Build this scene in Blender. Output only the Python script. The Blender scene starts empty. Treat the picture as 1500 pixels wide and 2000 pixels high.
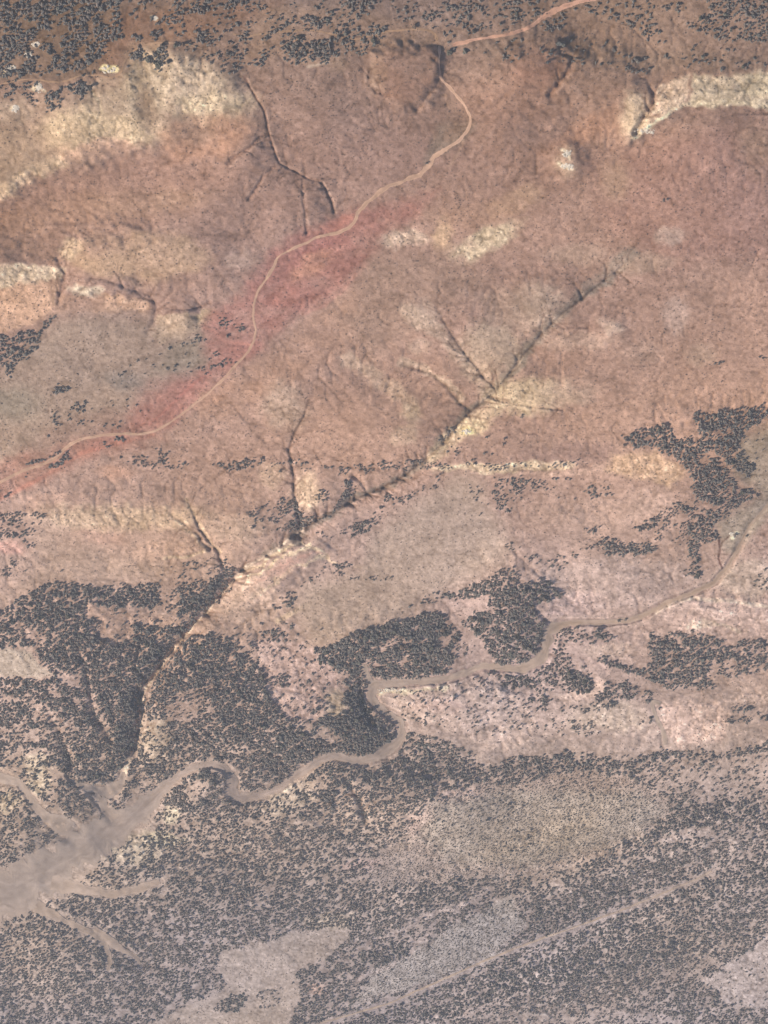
import bpy, math, random
import numpy as np
from math import radians as R
random.seed(7); RS = np.random.RandomState(11)
sc = bpy.context.scene
COL = sc.collection

# ------------------------------------------------------------------ camera, sky, sun, exposure
H = 3413.0; TH = R(40.0); FPX = 5141.0          # flying height (m), tilt off nadir, focal length in photo pixels
CAMP = np.array([0.0, 0.0, H])
FW = np.array([0.0, math.sin(TH), -math.cos(TH)])
RT = np.array([-1.0, 0.0, 0.0]); DN = np.array([0.0, math.cos(TH), math.sin(TH)])
import mathutils
cam_d = bpy.data.cameras.new('camera'); cam = bpy.data.objects.new('camera', cam_d); COL.objects.link(cam)
m3 = mathutils.Matrix((RT, -DN, -FW)).transposed()
cam.matrix_world = mathutils.Matrix.Translation(CAMP) @ m3.to_4x4()
cam_d.sensor_fit = 'HORIZONTAL'; cam_d.sensor_width = 36.0; cam_d.lens = 36.0 * FPX / 1500.0
cam_d.clip_start = 10.0; cam_d.clip_end = 80000.0
sc.camera = cam
SUN_EL = R(43.0); SUN_DIR = np.array([math.cos(SUN_EL) * math.cos(R(12)), math.cos(SUN_EL) * math.sin(R(12)), math.sin(SUN_EL)])
w = bpy.data.worlds.new('World'); sc.world = w; w.use_nodes = True
nt = w.node_tree; bg = nt.nodes['Background']; bg.inputs['Strength'].default_value = 0.08
sky = nt.nodes.new('ShaderNodeTexSky'); sky.sky_type = 'NISHITA'; sky.sun_disc = False
sky.sun_elevation = SUN_EL; sky.sun_rotation = math.atan2(SUN_DIR[0], SUN_DIR[1]); sky.altitude = 2000
nt.links.new(sky.outputs[0], bg.inputs[0])
sun_d = bpy.data.lights.new('sun', 'SUN'); sun_d.energy = 4.0; sun_d.angle = R(0.5); sun_d.color = (1.0, 0.91, 0.80)
sun = bpy.data.objects.new('sun', sun_d); COL.objects.link(sun)
sun.rotation_euler = mathutils.Vector(SUN_DIR).to_track_quat('Z', 'Y').to_euler(); sun.location = (2000, 2000, 3000)
sc.view_settings.view_transform = 'Standard'; sc.view_settings.look = 'None'
sc.view_settings.exposure = 0.75; sc.view_settings.gamma = 1.0; sc.view_settings.use_curve_mapping = False

# ------------------------------------------------------------------ numeric helpers
def unproject(u, v, h):
    a = (np.asarray(u, float) - 750.0) / FPX; b = (np.asarray(v, float) - 1000.0) / FPX
    d = FW + a[..., None] * RT + b[..., None] * DN
    t = (H - h) / (-d[..., 2])
    return CAMP + d * t[..., None]
def project(p):
    q = p - CAMP; z = q @ FW
    return 750 + FPX * (q @ RT) / z, 1000 + FPX * (q @ DN) / z
def _h(ix, iy, seed):
    n = (ix.astype(np.int64) * 374761393 + iy.astype(np.int64) * 668265263 + seed * 974634777) & 0xffffffff
    n = ((n ^ (n >> 13)) * 1274126177) & 0xffffffff
    n = n ^ (n >> 16)
    return (n & 0xffff) / 65535.0
def vn(x, y, seed=0):
    ix = np.floor(x); iy = np.floor(y); fx = x - ix; fy = y - iy
    fx = fx * fx * (3 - 2 * fx); fy = fy * fy * (3 - 2 * fy)
    a = _h(ix, iy, seed); b = _h(ix + 1, iy, seed); c = _h(ix, iy + 1, seed); d = _h(ix + 1, iy + 1, seed)
    return (a * (1 - fx) + b * fx) * (1 - fy) + (c * (1 - fx) + d * fx) * fy
def fbm(x, y, seed=0, oct=4, gain=0.5):
    s = 0; a = 1; t = 0
    for k in range(oct):
        c, s_ = math.cos(0.6 * k), math.sin(0.6 * k)
        s = s + a * vn((x * c - y * s_) * 2 ** k + 17.3 * k, (x * s_ + y * c) * 2 ** k + 5.1 * k, seed + k); t += a; a *= gain
    return s / t
def sstep(e0, e1, x):
    t = np.clip((x - e0) / (e1 - e0), 0, 1); return t * t * (3 - 2 * t)
def seg_dist(px, py, pts, closed=False):
    """distance to a polyline and the position along it (in vertices)"""
    best = np.full(px.shape, 1e9); par = np.zeros(px.shape)
    n = len(pts)
    for i in range(n if closed else n - 1):
        ax, ay = pts[i][:2]; bx, by = pts[(i + 1) % n][:2]
        dx, dy = bx - ax, by - ay; L = dx * dx + dy * dy + 1e-9
        t = np.clip(((px - ax) * dx + (py - ay) * dy) / L, 0, 1)
        d = np.hypot(px - ax - t * dx, py - ay - t * dy)
        m = d < best; best = np.where(m, d, best); par = np.where(m, i + t, par)
    return best, par
def inside(px, py, pts):
    c = np.zeros(px.shape, bool); n = len(pts); j = n - 1
    for i in range(n):
        xi, yi = pts[i][:2]; xj, yj = pts[j][:2]
        if yi != yj:
            c ^= ((yi > py) != (yj > py)) & (px < (xj - xi) * (py - yi) / (yj - yi) + xi)
        j = i
    return c

# ------------------------------------------------------------------ the raster of the ground (traced in photo pixels, laid on the land)
U0, V0, ST = -240.0, -240.0, 1.8
NU = int(1980 / ST) + 1; NV = int(2480 / ST) + 1
gu = U0 + ST * np.arange(NU); gv = V0 + ST * np.arange(NV)
GU, GV = np.meshgrid(gu, gv)
base = unproject(GU, GV, 0.0); BX = base[..., 0]; BY = base[..., 1]
# irregular edges: warp the coordinates the outlines are tested in
WU = GU + 22 * (fbm(BX / 45, BY / 45, 1, 3) - .5) + 9 * (vn(BX / 9, BY / 9, 5) - .5)
WV = GV + 22 * (fbm(BX / 45, BY / 45, 9, 3) - .5) + 9 * (vn(BX / 9, BY / 9, 6) - .5)
SU = GU + 7 * (fbm(BX / 26, BY / 26, 31, 3, .6) - .5); SV = GV + 7 * (fbm(BX / 26, BY / 26, 32, 3, .6) - .5)   # a light warp for lines

def win(x0, x1, y0, y1, pad):
    i0 = int(max(0, (x0 - pad - U0) // ST)); i1 = int(min(NU, (x1 + pad - U0) // ST + 2))
    j0 = int(max(0, (y0 - pad - V0) // ST)); j1 = int(min(NV, (y1 + pad - V0) // ST + 2))
    return slice(j0, j1), slice(i0, i1)
def m_poly(pts, f, warp=True):
    xs = [p[0] for p in pts]; ys = [p[1] for p in pts]
    s = win(min(xs), max(xs), min(ys), max(ys), f + 24)
    X = (WU if warp else SU)[s]; Y = (WV if warp else SV)[s]
    d, _ = seg_dist(X, Y, pts, True); d = np.where(inside(X, Y, pts), d, -d)
    return s, sstep(-f, f, d)
def m_ell(cx, cy, rx, ry, rot=0, f=0.5, warp=True):
    r = max(rx, ry) * (1 + f); s = win(cx - r, cx + r, cy - r, cy + r, 24)
    X = (WU if warp else SU)[s] - cx; Y = (WV if warp else SV)[s] - cy
    c, k = math.cos(R(rot)), math.sin(R(rot))
    q = np.hypot((X * c + Y * k) / rx, (-X * k + Y * c) / ry)
    return s, 1 - sstep(1 - f, 1 + f, q)
def m_line(pts, wd, warp=False, soft=1.0):
    """pts may carry a width each (x, y, w) ; mask is 1 on the line and fades over its half width"""
    xs = [p[0] for p in pts]; ys = [p[1] for p in pts]
    ws = np.array([p[2] if len(p) > 2 else wd for p in pts], float); W = ws.max()
    s = win(min(xs), max(xs), min(ys), max(ys), W + 26)
    X = (WU if warp else SU)[s]; Y = (WV if warp else SV)[s]
    d, par = seg_dist(X, Y, pts)
    hw = np.interp(par, np.arange(len(ws)), ws) / 2
    return s, 1 - sstep(hw * (1 - .6 * soft), hw * (1 + .6 * soft) + 1.0, d)

# ================================================================== THE LAY OF THE LAND
MAIN_CANYON = [(1240, 500), (1195, 535), (1150, 572), (1100, 612), (1060, 652), (1025, 690), (1000, 722), (970, 762), (945, 785), (920, 802), (895, 830), (870, 862), (830, 900), (790, 928), (750, 950), (700, 972), (650, 1000), (620, 1015), (590, 1037), (520, 1085), (470, 1115), (430, 1165), (385, 1215), (350, 1255), (310, 1305), (290, 1335), (272, 1362), (280, 1388), (272, 1420), (262, 1460), (245, 1500), (240, 1530)]
G_WEST = [(478, 150), (500, 190), (515, 215), (530, 280), (545, 318), (580, 335), (605, 350), (632, 357), (645, 385), (655, 414)]
G_FORK = [(600, 785), (592, 815), (572, 850), (565, 880), (573, 930), (578, 985), (586, 1030)]
G_A = [(850, 600), (875, 640), (900, 680), (930, 718), (950, 742), (965, 758)]
G_B = [(780, 712), (815, 722), (850, 735), (878, 765), (900, 785), (918, 800)]
G_C = [(365, 975), (378, 1005), (390, 1035), (405, 1055), (428, 1080), (436, 1110)]
G_D = [(310, 990), (345, 1015), (380, 1040), (398, 1065), (410, 1072)]
RIVER = [(1560, 900, 3), (1500, 985, 4), (1462, 1030, 5), (1440, 1075, 6), (1420, 1110, 9), (1392, 1140, 10), (1350, 1158, 9), (1300, 1178, 10), (1262, 1200, 10), (1225, 1212, 10), (1180, 1216, 9), (1130, 1215, 10), (1095, 1218, 14), (1072, 1236, 20), (1068, 1262, 26), (1056, 1290, 22), (1020, 1306, 15), (985, 1305, 12), (945, 1300, 13), (910, 1314, 13), (870, 1326, 13), (820, 1331, 13), (765, 1333, 14), (733, 1338, 20), (724, 1356, 20), (735, 1378, 14), (758, 1393, 15), (778, 1405, 17), (786, 1425, 19), (772, 1455, 19), (745, 1473, 18), (715, 1484, 17), (680, 1482, 15), (648, 1474, 14), (625, 1484, 14), (590, 1508, 13), (540, 1542, 12), (495, 1558, 14), (466, 1558, 20), (452, 1545, 22), (455, 1518, 20), (440, 1498, 12), (415, 1491, 10), (385, 1496, 11), (355, 1510, 14), (325, 1535, 22), (290, 1570, 36), (245, 1605, 58), (190, 1640, 72), (140, 1675, 84), (80, 1710, 94), (20, 1740, 100), (-60, 1770, 110), (-200, 1830, 120)]
BRANCH = [[(240, 1508, 8), (238, 1530, 14), (215, 1545, 26), (190, 1552, 24), (205, 1580, 14), (225, 1600, 20)],
          [(-30, 1512, 20), (10, 1522, 22), (40, 1530, 14), (55, 1548, 13), (70, 1575, 14), (85, 1592, 22), (110, 1605, 34), (140, 1625, 36)],
          [(130, 1515, 3), (150, 1530, 9), (175, 1540, 12), (205, 1545, 16)],
          [(100, 1725, 30), (160, 1737, 20), (215, 1745, 14), (255, 1740, 14), (285, 1730, 14), (312, 1722, 9)],
          [(70, 1768, 26), (100, 1785, 16), (130, 1800, 11), (160, 1815, 12), (185, 1822, 15), (203, 1842, 12), (211, 1862, 10), (215, 1878, 10), (210, 1896, 6)],
          [(185, 1812, 10), (205, 1830, 14), (222, 1842, 18), (240, 1856, 12), (260, 1864, 9), (270, 1874, 7), (274, 1888, 3)],
          [(711, 1298, 9), (716, 1315, 10), (722, 1334, 12)],
          [(1290, 1375, 10), (1272, 1370, 8), (1280, 1400, 8), (1295, 1425, 8), (1300, 1455, 12)]]

hgt = np.zeros_like(GU)
def hill(pts, h, f): s, m = m_poly(pts, f); hgt[s] += h * m
def dome(cx, cy, rx, ry, h, rot=0): s, m = m_ell(cx, cy, rx, ry, rot, 0.95); hgt[s] += h * m
GR = random.Random(77); TRIBS = []
def gully(pts, dep, wd, d0=None, lvl=0):
    if lvl < 2 and wd >= 8:
        for k in range(len(pts) - 1):
            (ax, ay), (bx, by) = pts[k][:2], pts[k + 1][:2]; sl = math.hypot(bx - ax, by - ay); fr = (k + .5) / len(pts); dd = (d0 or dep * .3) * (1 - fr) + dep * fr
            for _ in range(int(sl / (26 if lvl == 0 else 16) + GR.random())):
                t = GR.random(); x, y = ax + (bx - ax) * t, ay + (by - ay) * t; a = math.atan2(ay - by, ax - bx) + GR.choice((-1, 1)) * (.5 + .7 * GR.random()); q = [(x, y)]; ln = (14 + 30 * GR.random()) * (.6 if lvl else 1)
                for _i in range(4): a += (GR.random() - .5) * .5; x += math.cos(a) * ln / 4; y += math.sin(a) * ln / 4; q.append((x, y))
                q = q[::-1]; gully(q, min(dd * .55, 7), min(wd * .5, 12), .4, lvl + 1); TRIBS.append(q)
    dep *= .62; wd *= .62; d0 = None if d0 is None else d0 * .62
    xs = [p[0] for p in pts]; ys = [p[1] for p in pts]
    s = win(min(xs), max(xs), min(ys), max(ys), wd * 2)
    d, par = seg_dist(SU[s], SV[s], pts); D = np.interp(par, [0, len(pts) - 1], [d0 if d0 is not None else dep * .3, dep])
    D = D * sstep(-.02, min(.8, .25 * len(pts)), par)
    hgt[s] -= D * np.clip(1 - d / (wd * (.45 + .55 * D / max(dep, 1e-6))), 0, 1) ** 1.35
# broad relief, natural roughness
hgt += 34 * (fbm(BX / 900, BY / 900, 40, 3) - .5)
RM = np.abs(fbm(BX / 130, BY / 130, 50, 4, .55) * 2 - 1)      # ridged
hgt += -2.4 * np.exp(-(RM / .22)) * sstep(.35, .7, fbm(BX / 260, BY / 260, 66, 2)) + 7 * (fbm(BX / 150, BY / 150, 61, 3) - .5)
hgt += 1.7 * (fbm(BX / 34, BY / 34, 70, 3, .6) - .5) + .7 * (fbm(BX / 8, BY / 8, 80, 2, .7) - .5)
# escarpments and mesas (photo left)
def scarp(pts, h, f, back):                      # a step down the slope: high above the line, low below, easing off behind the rim
    xs = [p[0] for p in pts]; ys = [p[1] for p in pts]; s = win(xs[0], xs[-1], min(ys), max(ys), back * 2.4)
    sd = np.interp(WU[s], xs, ys) - WV[s]; ends = sstep(xs[0] - 10, xs[0] + 40, WU[s]) * sstep(xs[-1], xs[-1] - min(150, (xs[-1] - xs[0]) * .4), WU[s])
    hgt[s] += h * sstep(-f, f, sd) * np.maximum(np.exp(-np.maximum(sd, 0) / back) - math.exp(-2.0), 0) * ends
scarp([(-300, 410), (0, 372), (60, 345), (110, 318), (180, 302), (300, 285), (400, 262), (470, 235)], 24, 36, 130)
scarp([(-300, 535), (0, 535), (60, 533), (118, 540)], 26, 17, 60); scarp([(128, 560), (200, 570), (245, 585), (285, 592)], 22, 15, 60); scarp([(305, 625), (350, 632), (395, 632)], 16, 22, 50)
dome(290, 500, 150, 45, 16, 8)
hill([(718, 95), (770, 85), (840, 95), (862, 120), (858, 170), (835, 200), (790, 215), (745, 185), (722, 170)], 12, 16)
dome(560, 400, 45, 60, 12); dome(480, 250, 45, 60, 6); dome(620, 390, 30, 40, 8)
dome(1050, 140, 70, 60, 18); dome(1180, 160, 60, 60, 10); dome(420, 400, 90, 50, 14, -30)
dome(60, 430, 160, 50, -7); dome(250, 370, 180, 40, -7, -12)
scarp([(1200, 290), (1245, 262), (1300, 235), (1350, 208), (1440, 200), (1500, 196), (1800, 190)], 24, 24, 110)
dome(1110, 310, 35, 30, 14); dome(775, 140, 62, 70, 9); dome(620, 210, 80, 80, 12); dome(960, 165, 50, 70, 14); dome(1050, 145, 66, 66, 16); dome(1185, 175, 60, 60, 14); dome(475, 295, 50, 55, 16, -30); dome(395, 330, 70, 50, 12); dome(340, 170, 36, 60, 14); dome(420, 180, 40, 50, 14); dome(250, 200, 40, 60, 14); dome(150, 240, 50, 60, 12); dome(1400, 260, 110, 60, 14); dome(1010, 260, 60, 50, 10)
# scarp above the pale ledge and the mounds round the canyon
scarp([(800, 918), (880, 914), (1000, 912), (1180, 914)], 7, 9, 40)
dome(1060, 600, 60, 50, 12); dome(950, 660, 45, 70, 10, -35); dome(870, 700, 35, 60, 9, -35); dome(1040, 770, 100, 40, 10)
dome(555, 790, 40, 45, 7); dome(740, 830, 110, 80, 14); dome(1195, 640, 25, 20, 6); dome(630, 965, 40, 40, 10)
dome(250, 1040, 190, 60, 14); dome(560, 1100, 120, 26, 14, -38); dome(480, 1040, 40, 40, 8)
dome(1180, 1120, 90, 40, 10); dome(1400, 1200, 110, 28, 12); dome(1120, 1040, 120, 40, 8)
# wooded hills of the lower half
dome(130, 1260, 190, 110, 26, 20); dome(120, 1420, 150, 120, 34); dome(400, 1400, 110, 130, 32); dome(530, 1450, 100, 80, 26)
dome(620, 1330, 90, 110, 18); dome(660, 1430, 80, 50, 13); dome(760, 1260, 110, 50, 20); dome(1000, 1180, 70, 80, 28)
dome(900, 1390, 150, 60, 20, 8); dome(1200, 1370, 110, 50, 18); dome(1370, 1410, 80, 45, 12); dome(1330, 1290, 140, 45, 12)
dome(400, 1540, 60, 45, 26); dome(130, 1560, 50, 40, 20); dome(40, 1610, 60, 60, 22); dome(150, 1860, 90, 80, 26); dome(260, 1700, 130, 40, 14)
dome(560, 1590, 140, 40, 26, -15); dome(800, 1560, 160, 60, 22, 25); dome(420, 1780, 150, 60, 20); dome(1330, 950, 110, 90, 18); dome(1400, 860, 80, 40, 12)
dome(900, 1730, 260, 30, 16, -22); dome(1250, 1830, 300, 34, 16, -22); dome(1300, 1660, 300, 30, 16, -18); dome(1050, 1950, 300, 30, 16, -20)
gully(MAIN_CANYON[:22], 5, 8, 2); gully(MAIN_CANYON[:19], 13, 56, 4); gully(MAIN_CANYON[12:-2], 34, 66, 5); gully(MAIN_CANYON[20:-2], 16, 34, 5)
gully(G_WEST, 4, 7, 2); gully(G_WEST, 4, 70, 3); gully(G_FORK, 6, 10, 1); gully(G_FORK, 6, 44, 2); gully(G_A, 3, 8, 1); gully(G_A, 6, 40, 2); gully(G_B, 5, 14, 2); gully(G_C, 7, 12, 1); gully(G_C, 8, 40, 2); gully(G_D, 6, 12, 1)
for p, d, wd in [([(530, 258), (505, 272), (480, 292), (445, 318)], 9, 12), ([(545, 318), (530, 330), (510, 350), (498, 372), (488, 388)], 8, 12),
                 ([(722, 85), (719, 110), (724, 140), (722, 165), (735, 180), (760, 185)], 8, 12), ([(858, 110), (858, 140), (852, 168), (830, 195), (815, 215)], 6, 22),
                 ([(1085, 100), (1118, 112), (1116, 135), (1098, 155), (1075, 185)], 12, 18), ([(1258, 150), (1278, 185), (1278, 205), (1262, 225), (1242, 258)], 16, 20),
                 ([(175, 452), (145, 462), (125, 485), (112, 505), (128, 535), (122, 560), (115, 590)], 7, 16), ([(115, 525), (165, 540), (205, 545), (262, 568), (290, 575), (308, 600), (300, 630), (288, 650)], 7, 18),
                 ([(305, 600), (350, 605), (395, 600), (408, 590)], 8, 12), ([(590, 345), (592, 380), (596, 430), (600, 455)], 6, 12), ([(940, 770), (985, 785), (1040, 795), (1100, 800)], 5, 8),
                 ([(700, 1295), (703, 1340), (712, 1385), (730, 1415)], 12, 20), ([(1000, 1125), (1010, 1160), (1045, 1190), (1070, 1215)], 5, 18), ([(280, 1240), (260, 1300), (285, 1330)], 10, 14),
                 ([(660, 1500), (700, 1560), (715, 1605)], 16, 24), ([(1090, 1180), (1080, 1150), (1040, 1110), (1000, 1075)], 3, 14),
                 ([(720, 960), (705, 940), (690, 930)], 12, 16), ([(1030, 690), (1075, 665), (1120, 640), (1150, 640)], 3, 8),
                 ([(700, 985), (860, 925), (950, 912), (1060, 918), (1150, 908)], 3, 14), ([(420, 906), (500, 918), (640, 910), (760, 918), (830, 905)], 4, 18),
                 ([(590, 1037), (625, 1050), (660, 1075)], 3, 14), ([(330, 1085), (380, 1080), (410, 1072)], 5, 8), ([(150, 1250), (170, 1320), (185, 1400), (215, 1440)], 12, 26), ([(90, 1380), (120, 1440), (140, 1500)], 14, 30)]:
    gully(p, d, wd)
# river bed: flat floor with cut banks
for rv, dp in [(RIVER, 5)] + [(b, 3) for b in BRANCH[:4]] + [(b, .8) for b in BRANCH[4:]]:
    s, m = m_line([(a, b, c * 1.15 + 3) for a, b, c in rv], 1, soft=.55); 
    if rv is RIVER: hgt[s] -= dp * m
    else: hgt[s] -= dp * m
s, m = m_line([(a, b, c + 60) for a, b, c in RIVER[13:48]], 1, soft=1.0); hgt[s] -= 8 * m
# water at work: two passes of flow routing carve a branching drainage net
def blur(A, n=1):
    for _ in range(n):
        A = (np.pad(A, ((1, 1), (0, 0)), 'edge')[:-2] + 2 * A + np.pad(A, ((1, 1), (0, 0)), 'edge')[2:]) / 4
        A = (np.pad(A, ((0, 0), (1, 1)), 'edge')[:, :-2] + 2 * A + np.pad(A, ((0, 0), (1, 1)), 'edge')[:, 2:]) / 4
    return A
def route(h):
    ny, nx = h.shape; P_ = np.pad(h, 1, constant_values=1e9); best = np.zeros_like(h); rec = np.arange(ny * nx).reshape(ny, nx).copy(); own = rec.copy()
    for dy, dx in ((-1, 0), (1, 0), (0, -1), (0, 1), (-1, -1), (-1, 1), (1, -1), (1, 1)):
        dr = (h - P_[1 + dy:1 + dy + ny, 1 + dx:1 + dx + nx]) / math.hypot(dy, dx); m = dr > best
        best = np.where(m, dr, best); rec = np.where(m, own + dy * nx + dx, rec)
    order = np.argsort(-h.ravel()).tolist(); r = rec.ravel().tolist(); acc = [1.0] * (ny * nx)
    for i in order:
        j = r[i]
        if j != i: acc[j] += acc[i]
    return np.array(acc).reshape(ny, nx)
chan = np.zeros_like(hgt); soft_ = 1 - .6 * sstep(560, 420, GU) * sstep(180, 260, GV) * sstep(560, 480, GV)
for it in range(2):
    acc = route(blur(hgt, 2 if it == 0 else 1) + .35 * fbm(BX / 12, BY / 12, 700 + it, 2))
    cv = np.clip(.085 * np.maximum(acc - 12, 0) ** .42, 0, 1.9)
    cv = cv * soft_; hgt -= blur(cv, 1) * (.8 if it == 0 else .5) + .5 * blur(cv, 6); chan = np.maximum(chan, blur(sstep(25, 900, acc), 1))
smoo = blur(hgt, 14)
for q, f_ in (([(800, 985), (880, 935), (930, 930), (960, 1000), (1000, 1060), (970, 1110), (880, 1150), (770, 1215), (620, 1262), (590, 1230), (570, 1190), (600, 1140), (700, 1110), (720, 1040)], 14), ([(0, 730), (60, 660), (200, 625), (300, 640), (400, 660), (400, 720), (270, 790), (160, 855), (40, 905)], 14),
              ([(430, 1862), (672, 1808), (650, 1866), (585, 1950), (500, 2240), (100, 2240), (370, 1955)], 12), ([(1455, 850), (1500, 830), (1740, 800), (1740, 1000), (1500, 1010), (1440, 1080), (1400, 1015), (1485, 965)], 10), ([(1378, 1915), (1500, 1830), (1740, 1800), (1740, 1990), (1500, 1975)], 12)):
    s, m = m_poly(q, f_); hgt[s] = hgt[s] * (1 - .75 * m) + smoo[s] * .75 * m
s, m = m_line([(a, b, c * 1.1) for a, b, c in RIVER], 1, soft=.5); hgt[s] = hgt[s] * (1 - .85 * m) + smoo[s] * .85 * m
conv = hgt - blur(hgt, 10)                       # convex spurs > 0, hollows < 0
# tame the border so that the sheet runs out level
fade = sstep(-240, -60, GU) * sstep(1740, 1560, GU) * sstep(-240, -60, GV) * sstep(2240, 2060, GV)
hgt *= fade

# ================================================================== GROUND COLOURS (as in daylight; painted patches of soil and rock, with shade painted in at places)
def lin(c): c = np.asarray(c, float) / 255; return np.where(c <= .04045, c / 12.92, ((c + .055) / 1.055) ** 2.4)
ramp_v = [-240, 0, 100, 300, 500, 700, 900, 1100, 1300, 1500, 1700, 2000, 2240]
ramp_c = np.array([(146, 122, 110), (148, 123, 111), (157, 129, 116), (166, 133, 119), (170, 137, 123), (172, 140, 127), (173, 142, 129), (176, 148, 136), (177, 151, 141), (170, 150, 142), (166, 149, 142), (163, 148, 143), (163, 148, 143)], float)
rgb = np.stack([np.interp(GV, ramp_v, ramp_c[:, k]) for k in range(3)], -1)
TEX = np.clip(.30 + 1.5 * fbm(BX / 15, BY / 15, 210, 4, .62) ** 1.1, 0, 1.25) * (.78 + .26 * vn(BX / 3.6, BY / 3.6, 215) + .26 * vn(BX / 2.8, BY / 16, 216))
FLK = fbm(BX / 55, BY / 40, 230, 5, .62)
def put(sm, c, a=1.0):
    s, m = sm
    if c[0] - c[2] > 52 and sum(c) / 3 < 158: m = m * np.clip(-.05 + 1.75 * FLK[s], 0, 1)
    if sum(c) / 3 > 158: m = np.clip(m * 1.1 * TEX[s], 0, .92); c = [c[0] + 8, c[1] + 8, c[2] + 12]
    m = (m * a)[..., None]; rgb[s] = rgb[s] * (1 - m) + np.array(c, float) * m
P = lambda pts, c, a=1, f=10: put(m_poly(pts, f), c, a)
E = lambda cx, cy, rx, ry, c, a=1, rot=0, f=.6: put(m_ell(cx, cy, rx, ry, rot, f), c, a)
L = lambda pts, wd, c, a=1, warp=False: put(m_line(pts, wd, warp), c, a)
P([(-240, -240), (250, -240), (245, 60), (200, 150), (0, 165), (-240, 170)], (142, 118, 105), .9, 14)
P([(230, 20), (420, 10), (560, 5), (500, 40), (400, 60), (300, 100), (250, 115), (200, 135), (185, 110)], (152, 116, 99), .55, 14)
P([(500, 15), (700, 20), (900, 60), (860, 90), (700, 100), (480, 120)], (160, 130, 112), .6, 12)
P([(1000, -240), (1740, -240), (1740, 90), (1500, 90), (1300, 60)], (154, 127, 114), .8, 20)
P([(880, 70), (1000, 70), (1250, 90), (1500, 110), (1500, 140), (1250, 135), (950, 105)], (146, 122, 110), .8, 14)
P([(-240, 170), (0, 190), (130, 180), (250, 150), (470, 140), (500, 230), (420, 270), (300, 290), (110, 330), (0, 380), (-240, 400)], (178, 150, 132), .6, 30)
P([(0, 250), (130, 240), (150, 280), (100, 325), (0, 370), (-240, 390), (-240, 250)], (176, 148, 128), .7, 14)
E(290, 165, 45, 65, (206, 176, 144), .95); E(375, 165, 62, 50, (206, 178, 150), .9); E(420, 205, 70, 26, (212, 182, 148), .95, -6)
E(215, 215, 60, 45, (192, 164, 136), .7); E(150, 250, 55, 34, (202, 172, 138), .9); E(245, 255, 70, 26, (212, 180, 144), .9); E(130, 270, 40, 26, (198, 166, 134), .8); E(30, 220, 40, 20, (196, 166, 140), .6)
E(290, 215, 20, 40, (168, 138, 118), .7); P([(380, 225), (470, 215), (500, 250), (450, 300), (330, 320), (310, 260)], (190, 145, 122), .7, 14)
L([(-240, 440), (-60, 390), (0, 370), (60, 345), (112, 316)], 26, (222, 186, 152), .9, True); E(190, 292, 70, 16, (198, 156, 130), .8, -5)
P([(-240, 420), (0, 395), (120, 350), (260, 300), (420, 320), (470, 350), (400, 400), (120, 420), (0, 440)], (166, 131, 116), .6, 30)  # shadowed valley: its shade is painted into the brown
P([(0, 410), (330, 350), (400, 400), (350, 430), (130, 450), (0, 470)], (168, 134, 116), .5, 20); E(300, 395, 110, 20, (176, 142, 122), .6, -5)
P([(-240, 500), (0, 500), (115, 515), (128, 470), (60, 468), (-240, 475)], (152, 123, 110), .7, 14)  # slope turned from the sun, its shade painted as a darker band
P([(150, 460), (230, 455), (370, 450), (410, 500), (380, 530), (270, 555), (190, 540), (130, 515), (125, 490)], (188, 154, 129), .9, 14); E(330, 500, 60, 30, (192, 156, 128), .8); E(135, 485, 22, 14, (202, 170, 138), .9, -30)
P([(-240, 560), (0, 550), (115, 548), (118, 590), (80, 625), (0, 650), (-240, 660)], (196, 156, 128), .9, 8); E(40, 590, 70, 30, (202, 160, 130), .6)
P([(-240, 520), (60, 519), (125, 524), (122, 545), (60, 550), (0, 562), (-240, 570)], (214, 186, 156), .95, 7)
P([(118, 575), (205, 580), (285, 592), (285, 615), (200, 612), (112, 615)], (180, 144, 124), .9, 5); P([(132, 559), (206, 563), (206, 581), (140, 576)], (212, 186, 158), .9, 5); P([(205, 578), (285, 588), (282, 610), (215, 606)], (206, 164, 134), 1, 4)
P([(305, 612), (352, 615), (395, 618), (396, 640), (350, 658), (310, 665), (292, 650)], (190, 160, 132), .9, 6); E(415, 620, 20, 14, (206, 176, 138), .9)
P([(-240, 730), (0, 720), (60, 660), (110, 625), (200, 615), (290, 618), (310, 660), (402, 645), (402, 720), (340, 745), (270, 790), (160, 855), (40, 905), (-240, 960)], (168, 144, 129), .85, 26)
P([(330, 668), (400, 652), (400, 722), (360, 738), (300, 728)], (152, 135, 121), .6, 20); E(240, 745, 45, 18, (144, 130, 122), .6, 8); E(95, 690, 30, 22, (178, 152, 136), .7); E(105, 850, 22, 24, (176, 148, 132), .6); E(20, 790, 60, 30, (152, 140, 126), .5)
P([(150, 810), (330, 790), (270, 850), (60, 910), (20, 880)], (152, 124, 112), .6, 14)
P([(-240, 940), (0, 905), (150, 860), (300, 850), (330, 860), (200, 890), (60, 950), (-240, 1060)], (170, 126, 113), .7, 12)
RED = (173, 126, 115)
P([(402, 645), (412, 610), (470, 580), (500, 535), (525, 495), (560, 475), (640, 425), (690, 415), (740, 400), (790, 395), (860, 372), (815, 420), (760, 455), (735, 490), (700, 535), (650, 575), (560, 635), (505, 690), (430, 745), (380, 790), (320, 840), (240, 862), (180, 872), (240, 830), (300, 780), (370, 738), (402, 720)], RED, .9, 16)
E(620, 500, 60, 20, (174, 120, 111), .6, -35); P([(640, 425), (690, 420), (692, 438), (640, 455), (620, 450)], (194, 136, 120), .7, 6); E(610, 520, 45, 16, (198, 148, 124), .7, -30); E(790, 470, 40, 14, (208, 176, 150), .9); E(560, 580, 30, 22, (184, 128, 114), .6)
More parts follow.
